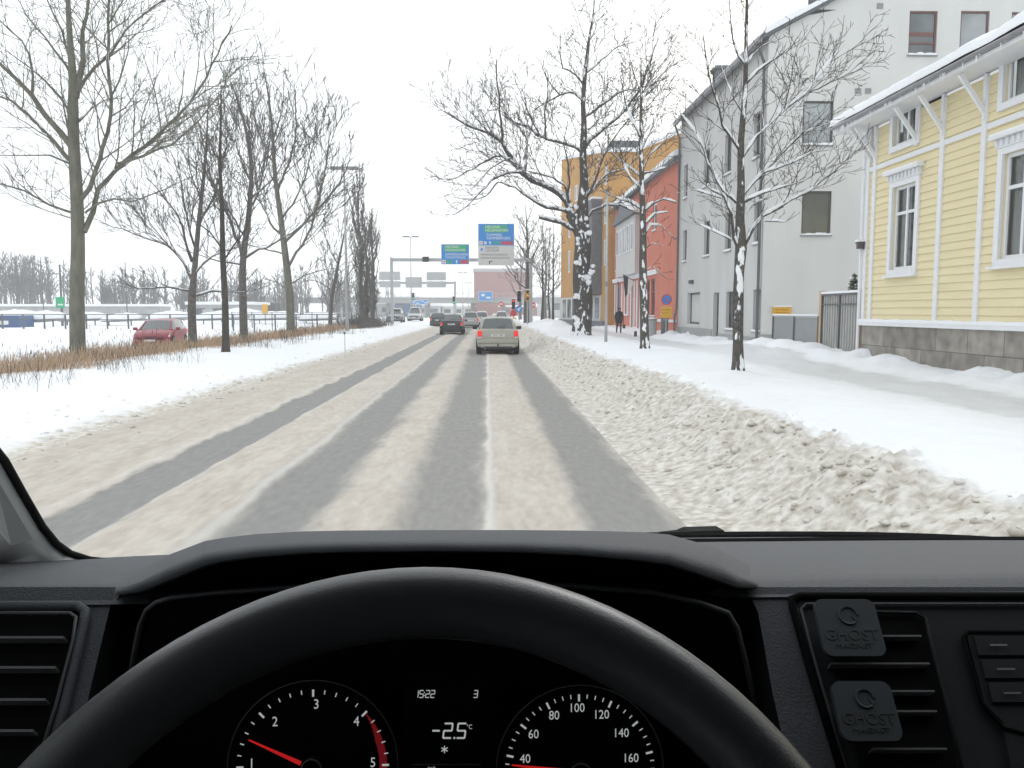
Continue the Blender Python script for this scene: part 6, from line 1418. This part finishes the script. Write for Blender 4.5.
# ---- steering wheel
tl = R(40); e2 = Vector((0, math.sin(tl), math.cos(tl))); e1 = Vector((1,0,0)); en = e1.cross(e2)
RW, rw = .184, .0165; top = atY(423, 563, .372); cw = top-e2*RW-Vector((0,.002,rw*1.12))
b = MB(); n = 96; m_ = 20
for i in range(n):
    a = 2*math.pi*i/n; c = cw+(e1*math.sin(a)+e2*math.cos(a))*RW; o_ = (e1*math.sin(a)+e2*math.cos(a))
    for j in range(m_): q = 2*math.pi*j/m_; b.v.append((c+o_*math.cos(q)*rw+en*math.sin(q)*rw*.95)[:])
for i in range(n):
    for j in range(m_): a = i*m_+j; a2 = i*m_+(j+1) % m_; b2 = ((i+1) % n)*m_+j; b3 = ((i+1) % n)*m_+(j+1) % m_; b.f.append((a, a2, b3, b2))
swo = b.build('steering_wheel', 'leather', van, smooth=True)
b = MB(); b.tube([cw-en*.06, cw-en*.03, cw-en*.0], [.055,.08,.06], 24); b.build('hub', 'dash_hard', swo, angle=40)
for a in (80, -80, 180):
    b = MB(); o_ = e1*math.sin(R(a))+e2*math.cos(R(a)); b.bar(cw+o_*.05-en*.02, cw+o_*(RW-.005), .045, .014, up=en); b.build('spoke', 'dash_hard', swo)
b = MB(); b.tube([cw-en*.05, cw-en*.30], [.05,.06], 16); b.build('steering_column', 'dash_black', van)
# ---- left A pillar, windscreen, cab shell
inn = [(-260,150),(-120,305),(-30,425),(0,462),(18,494),(38,528),(52,545),(66,555),(85,561),(112,564),(150,566)]
Yi = [.52,.70,.83,.86,.89,.92,.94,.955,.965,.975,.99]
b = MB(); P = [atY(x, y, Y) for (x, y), Y in zip(inn, Yi)]
ofs = [(-.02,.03,0),(0,0,0),(-.012,-.015,-.003),(-.05,-.03,-.012),(-.11,-.10,-.02)]
for k, p in enumerate(P):
    for o_ in ofs:
        q = p+Vector(o_)+ (Vector((0,0,0)) if k < 6 else Vector((.0,0,-.012*abs(o_[0])/.11*(k-5)))); q.z = max(q.z, zp(max(.64, q.y))-.005) if k > 6 else q.z; b.v.append(q[:])
n = len(ofs)
for i in range(len(P)-1):
    for j in range(n-1): a = i*n+j; b.f.append((a, a+1, a+n+1, a+n))
pil = b.build('windscreen_pillar', 'pillar_trim', van, smooth=True)
MB().tube([p+Vector((.003,.004,0)) for p in P[:-1]], .0045, 6).build('windscreen_seal', 'rubber', pil, smooth=True)
g = MB(); q = [atY(x, y, Y) for x, y, Y in ((-60,400,.72),(2,476,.80),(39,540,.865),(18,546,.84),(0,524,.80),(-60,440,.70))]; g.add([p+Vector((.0,-.012,.004)) for p in q], [tuple(range(6))]); g.build('speaker_grille', 'grille_grey', pil)
# right pillar (mirrored, outside the frame)
b = MB()
for p in P:
    q = Vector((2*XC-p.x+.02, p.y, p.z)); 
    for dx, dy in ((.02,.03),(0,0),(.1,-.08)): b.v.append((q.x+dx, q.y+dy, q.z))
for i in range(len(P)-1):
    for j in range(2): a = i*3+j; b.f.append((a, a+3, a+4, a+1))
b.build('windscreen_pillar', 'pillar_trim', van, smooth=True)
# windscreen glass
b = MB(); ns = 48; HYb, HZ = .48, 1.985
for i in range(ns+1):
    x = XL+.03+(XR-XL-.06)*i/ns; yb = ybase(x)+.02; yt = HYb-.10*(abs(x-XC)/.9)**2
    for j in range(7): f = j/6; b.v.append((x+(XC-x)*.07*f, yb*(1-f)+yt*f, (zp(yb)-.02)*(1-f)+HZ*f+.03*math.sin(math.pi*f)))
for i in range(ns):
    for j in range(6): a = i*7+j; b.f.append((a, a+7, a+8, a+1))
b.build('windscreen', 'windscreen', van)
b = MB(); b.tube([(x, ybase(x)+.016, zp(ybase(x))-.003) for x in span(.16, XR-.05, 30)], .0045, 6); b.build('windscreen_seal', 'rubber', van)
# cowl strip beyond the glass, wiper stub
b = MB()
for x in span(XL, XR, 24):
    yb = ybase(x); b.v += [(x, yb+.03, 1.300), (x, yb+.20, 1.293), (x, yb+.23, 1.27), (x, yb+.75, 1.08), (x, yb+.95, .80), (x, yb+.98, .35)]
for i in range(24):
    for j in range(5): a = i*6+j; b.f.append((a, a+6, a+7, a+1))
b.build('bonnet', 'van_paint', van, smooth=True)
b = MB(); b.tube([(x, ybase(x)+.205, 1.297) for x in span(.2, XR-.03, 20)], .006, 6); b.build('bonnet_seal', 'rubber', van)
wp_ = MB(); q = [atY(x, y, 1.42) for x, y in ((665,536.5),(683,534.5),(690,531.5),(724,530.5),(726,537.5))]; wp_.add([p for p in q]+[p+Vector((0,.05,-.005)) for p in q], [(0,1,2,3,4)[::-1],(5,6,7,8,9)]+[(i, (i+1) % 5, (i+1) % 5+5, i+5) for i in range(5)]); wp_.build('wiper', 'rubber', van)
# shell: roof, header, doors with glass, floor, bulkhead, rear body
b = MB(); b.box(XL+.02, XR-.02, -2.6, .44, 1.99, 2.02); b.build('roof', 'cab_trim', van); MB().box(XL+.02, XR-.02, .40, .50, 1.93, 1.988).build('header', 'cab_trim', van)
for (x, s) in ((XL, -1), (XR, 1)):
    d = MB(); d.box(*sorted((x, x+s*.06)), -.52, .90, .40, 1.36); do = d.build('door', 'cab_trim', van)
    MB().box(*sorted((x, x+s*.04)), -.62, -.50, 1.362, 1.988).build('door_frame', 'cab_trim', do); MB().box(*sorted((x, x+s*.03)), -.50, .42, 1.95, 1.988).build('door_frame', 'cab_trim', do)
    MB().add([(x+s*.02,-.5,1.362),(x+s*.02,.85,1.362),(x+s*.02,.45,1.95),(x+s*.02,-.5,1.95)], [(0,1,2,3)]).build('door_glass', 'door_dimmed', do)
    MB().box(*sorted((x, x+s*.06)), -2.6, -.63, .40, 1.988).build('side_panel', 'van_paint', van)
    MB().box(*sorted((x, x+s*.06)), .902, 1.9, .45, 1.02).build('wing', 'van_paint', van)
    m_ = MB(); m_.box(*sorted((x+s*.09, x+s*.25)), .62, .70, 1.42, 1.66); m_.build('door_mirror', 'rubber', van, bevel=.03)
    for yw in (1.25, -1.9):
        w = MB(); w.tube([(x-s*.20,yw,.33), (x-s*.18,yw,.34), (x-s*.02,yw,.34), (x,yw,.33)], [.30,.335,.335,.30], 24); w.build('wheel', 'tyre', van, angle=40)
MB().box(XL+.003, XR-.003, -2.6, .95, .40, .46).build('floor', 'rubber', van); MB().box(XL+.003, XR-.003, -.66, -.625, .465, 1.985).build('bulkhead', 'cab_dark', van)
MB().box(XL+.003, XR-.003, -2.64, -2.602, .45, 1.985).build('rear_door', 'van_paint', van)
s = MB(); s.box(-.25, .25, -.45, .02, .85, .98); so = s.build('seat', 'cab_dark', van, bevel=.04); s = MB(); s.box(-.24, .24, -.60, -.42, .98, 1.60); s.build('backrest', 'cab_dark', so, bevel=.05)
settle(van)
# ---- two magnetic phone mounts clipped to the right vent
def pad(label, corners, txt_, ringc):
    off = .026; tlc, trc, brc, blc = [onF(x, y, off) for x, y in corners]; t = thing('phone_mount', label, 'phone mount', (tlc+brc)/2, 0, 'magnetic phone mounts on the air vent'); o = Vector(t.location)
    U_ = (trc-tlc)/1; V_ = (tlc-blc); b = MB(); pts = []; lu, lv_ = U_.length, V_.length; r = .007
    u = U_.normalized(); v = V_.normalized()
    for (cx, cy, a0) in ((lu-r, lv_-r, 0), (r, lv_-r, 90), (r, r, 180), (lu-r, r, 270)):
        for k in range(6): a = R(a0+18*k); pts.append(blc+u*(cx+r*math.cos(a))+v*(cy+r*math.sin(a))-o)
    n = len(pts); nn = u.cross(v).normalized(); lo = [p-nn*.004 for p in pts]; b.add(pts+lo, [tuple(range(n)), tuple(range(n, 2*n))[::-1]]+[(i, i+n, (i+1) % n+n, (i+1) % n) for i in range(n)]); po = b.build('plate', 'pad_metal', t, angle=30)
    s = MB(); c = blc+u*lu/2+v*lv_/2-o; s.bar(c-nn*.0045, c-nn*.024, .02, .016, up=v); s.build('clip', 'dash_black', t)
    g = MB(); cc = blc+u*lu*.52+v*lv_*.70-o+nn*.0004; g.tube([cc+(u*math.cos(a*math.pi/14)+v*math.sin(a*math.pi/14))*lv_*.155 for a in range(25)], .0011, 5); g.bar(cc+u*lv_*.155*math.cos(25*math.pi/14)-v*.004, cc+u*.003, .0018, .0006, up=nn); g.build('emblem', 'pad_ink', po)
    text_mesh(txt_, lv_*.27, 'pad_ink', po, face_mtx(blc+u*lu*.5+v*lv_*.27-o+nn*.0003, u, v), name='lettering', align='CENTER', depth=.0003, xs=1.0)
    text_mesh('MAGNET', lv_*.12, 'pad_ink', po, face_mtx(blc+u*lu*.5+v*lv_*.13-o+nn*.0003, u, v), name='lettering', align='CENTER', depth=.0003, xs=1.3)
pad('upper black square magnetic phone mount on the right vent', ((813,599),(873,599),(889,656),(825,656)), 'GHOST', 0)
pad('lower black square magnetic phone mount on the right vent', ((830,681),(889,681),(906,741),(843,741)), 'GHOST', 0)

# ------------------------------------------------------------------ winter haze: one closed box of even density around everything
hz = MB().box(-480, 480, -60, 520, -1.2, 45); ho = hz.build('haze', 'snow'); ho['kind'] = 'stuff'
m = bpy.data.materials.new('haze_air'); m.use_nodes = True; t_ = m.node_tree; t_.nodes.clear(); o_ = t_.nodes.new('ShaderNodeOutputMaterial'); v_ = t_.nodes.new('ShaderNodeVolumePrincipled')
v_.inputs['Color'].default_value = (.97,.98,1,1); v_.inputs['Density'].default_value = .0013; v_.inputs['Anisotropy'].default_value = .0; t_.links.new(v_.outputs[0], o_.inputs['Volume'])
ho.data.materials.clear(); ho.data.materials.append(m)
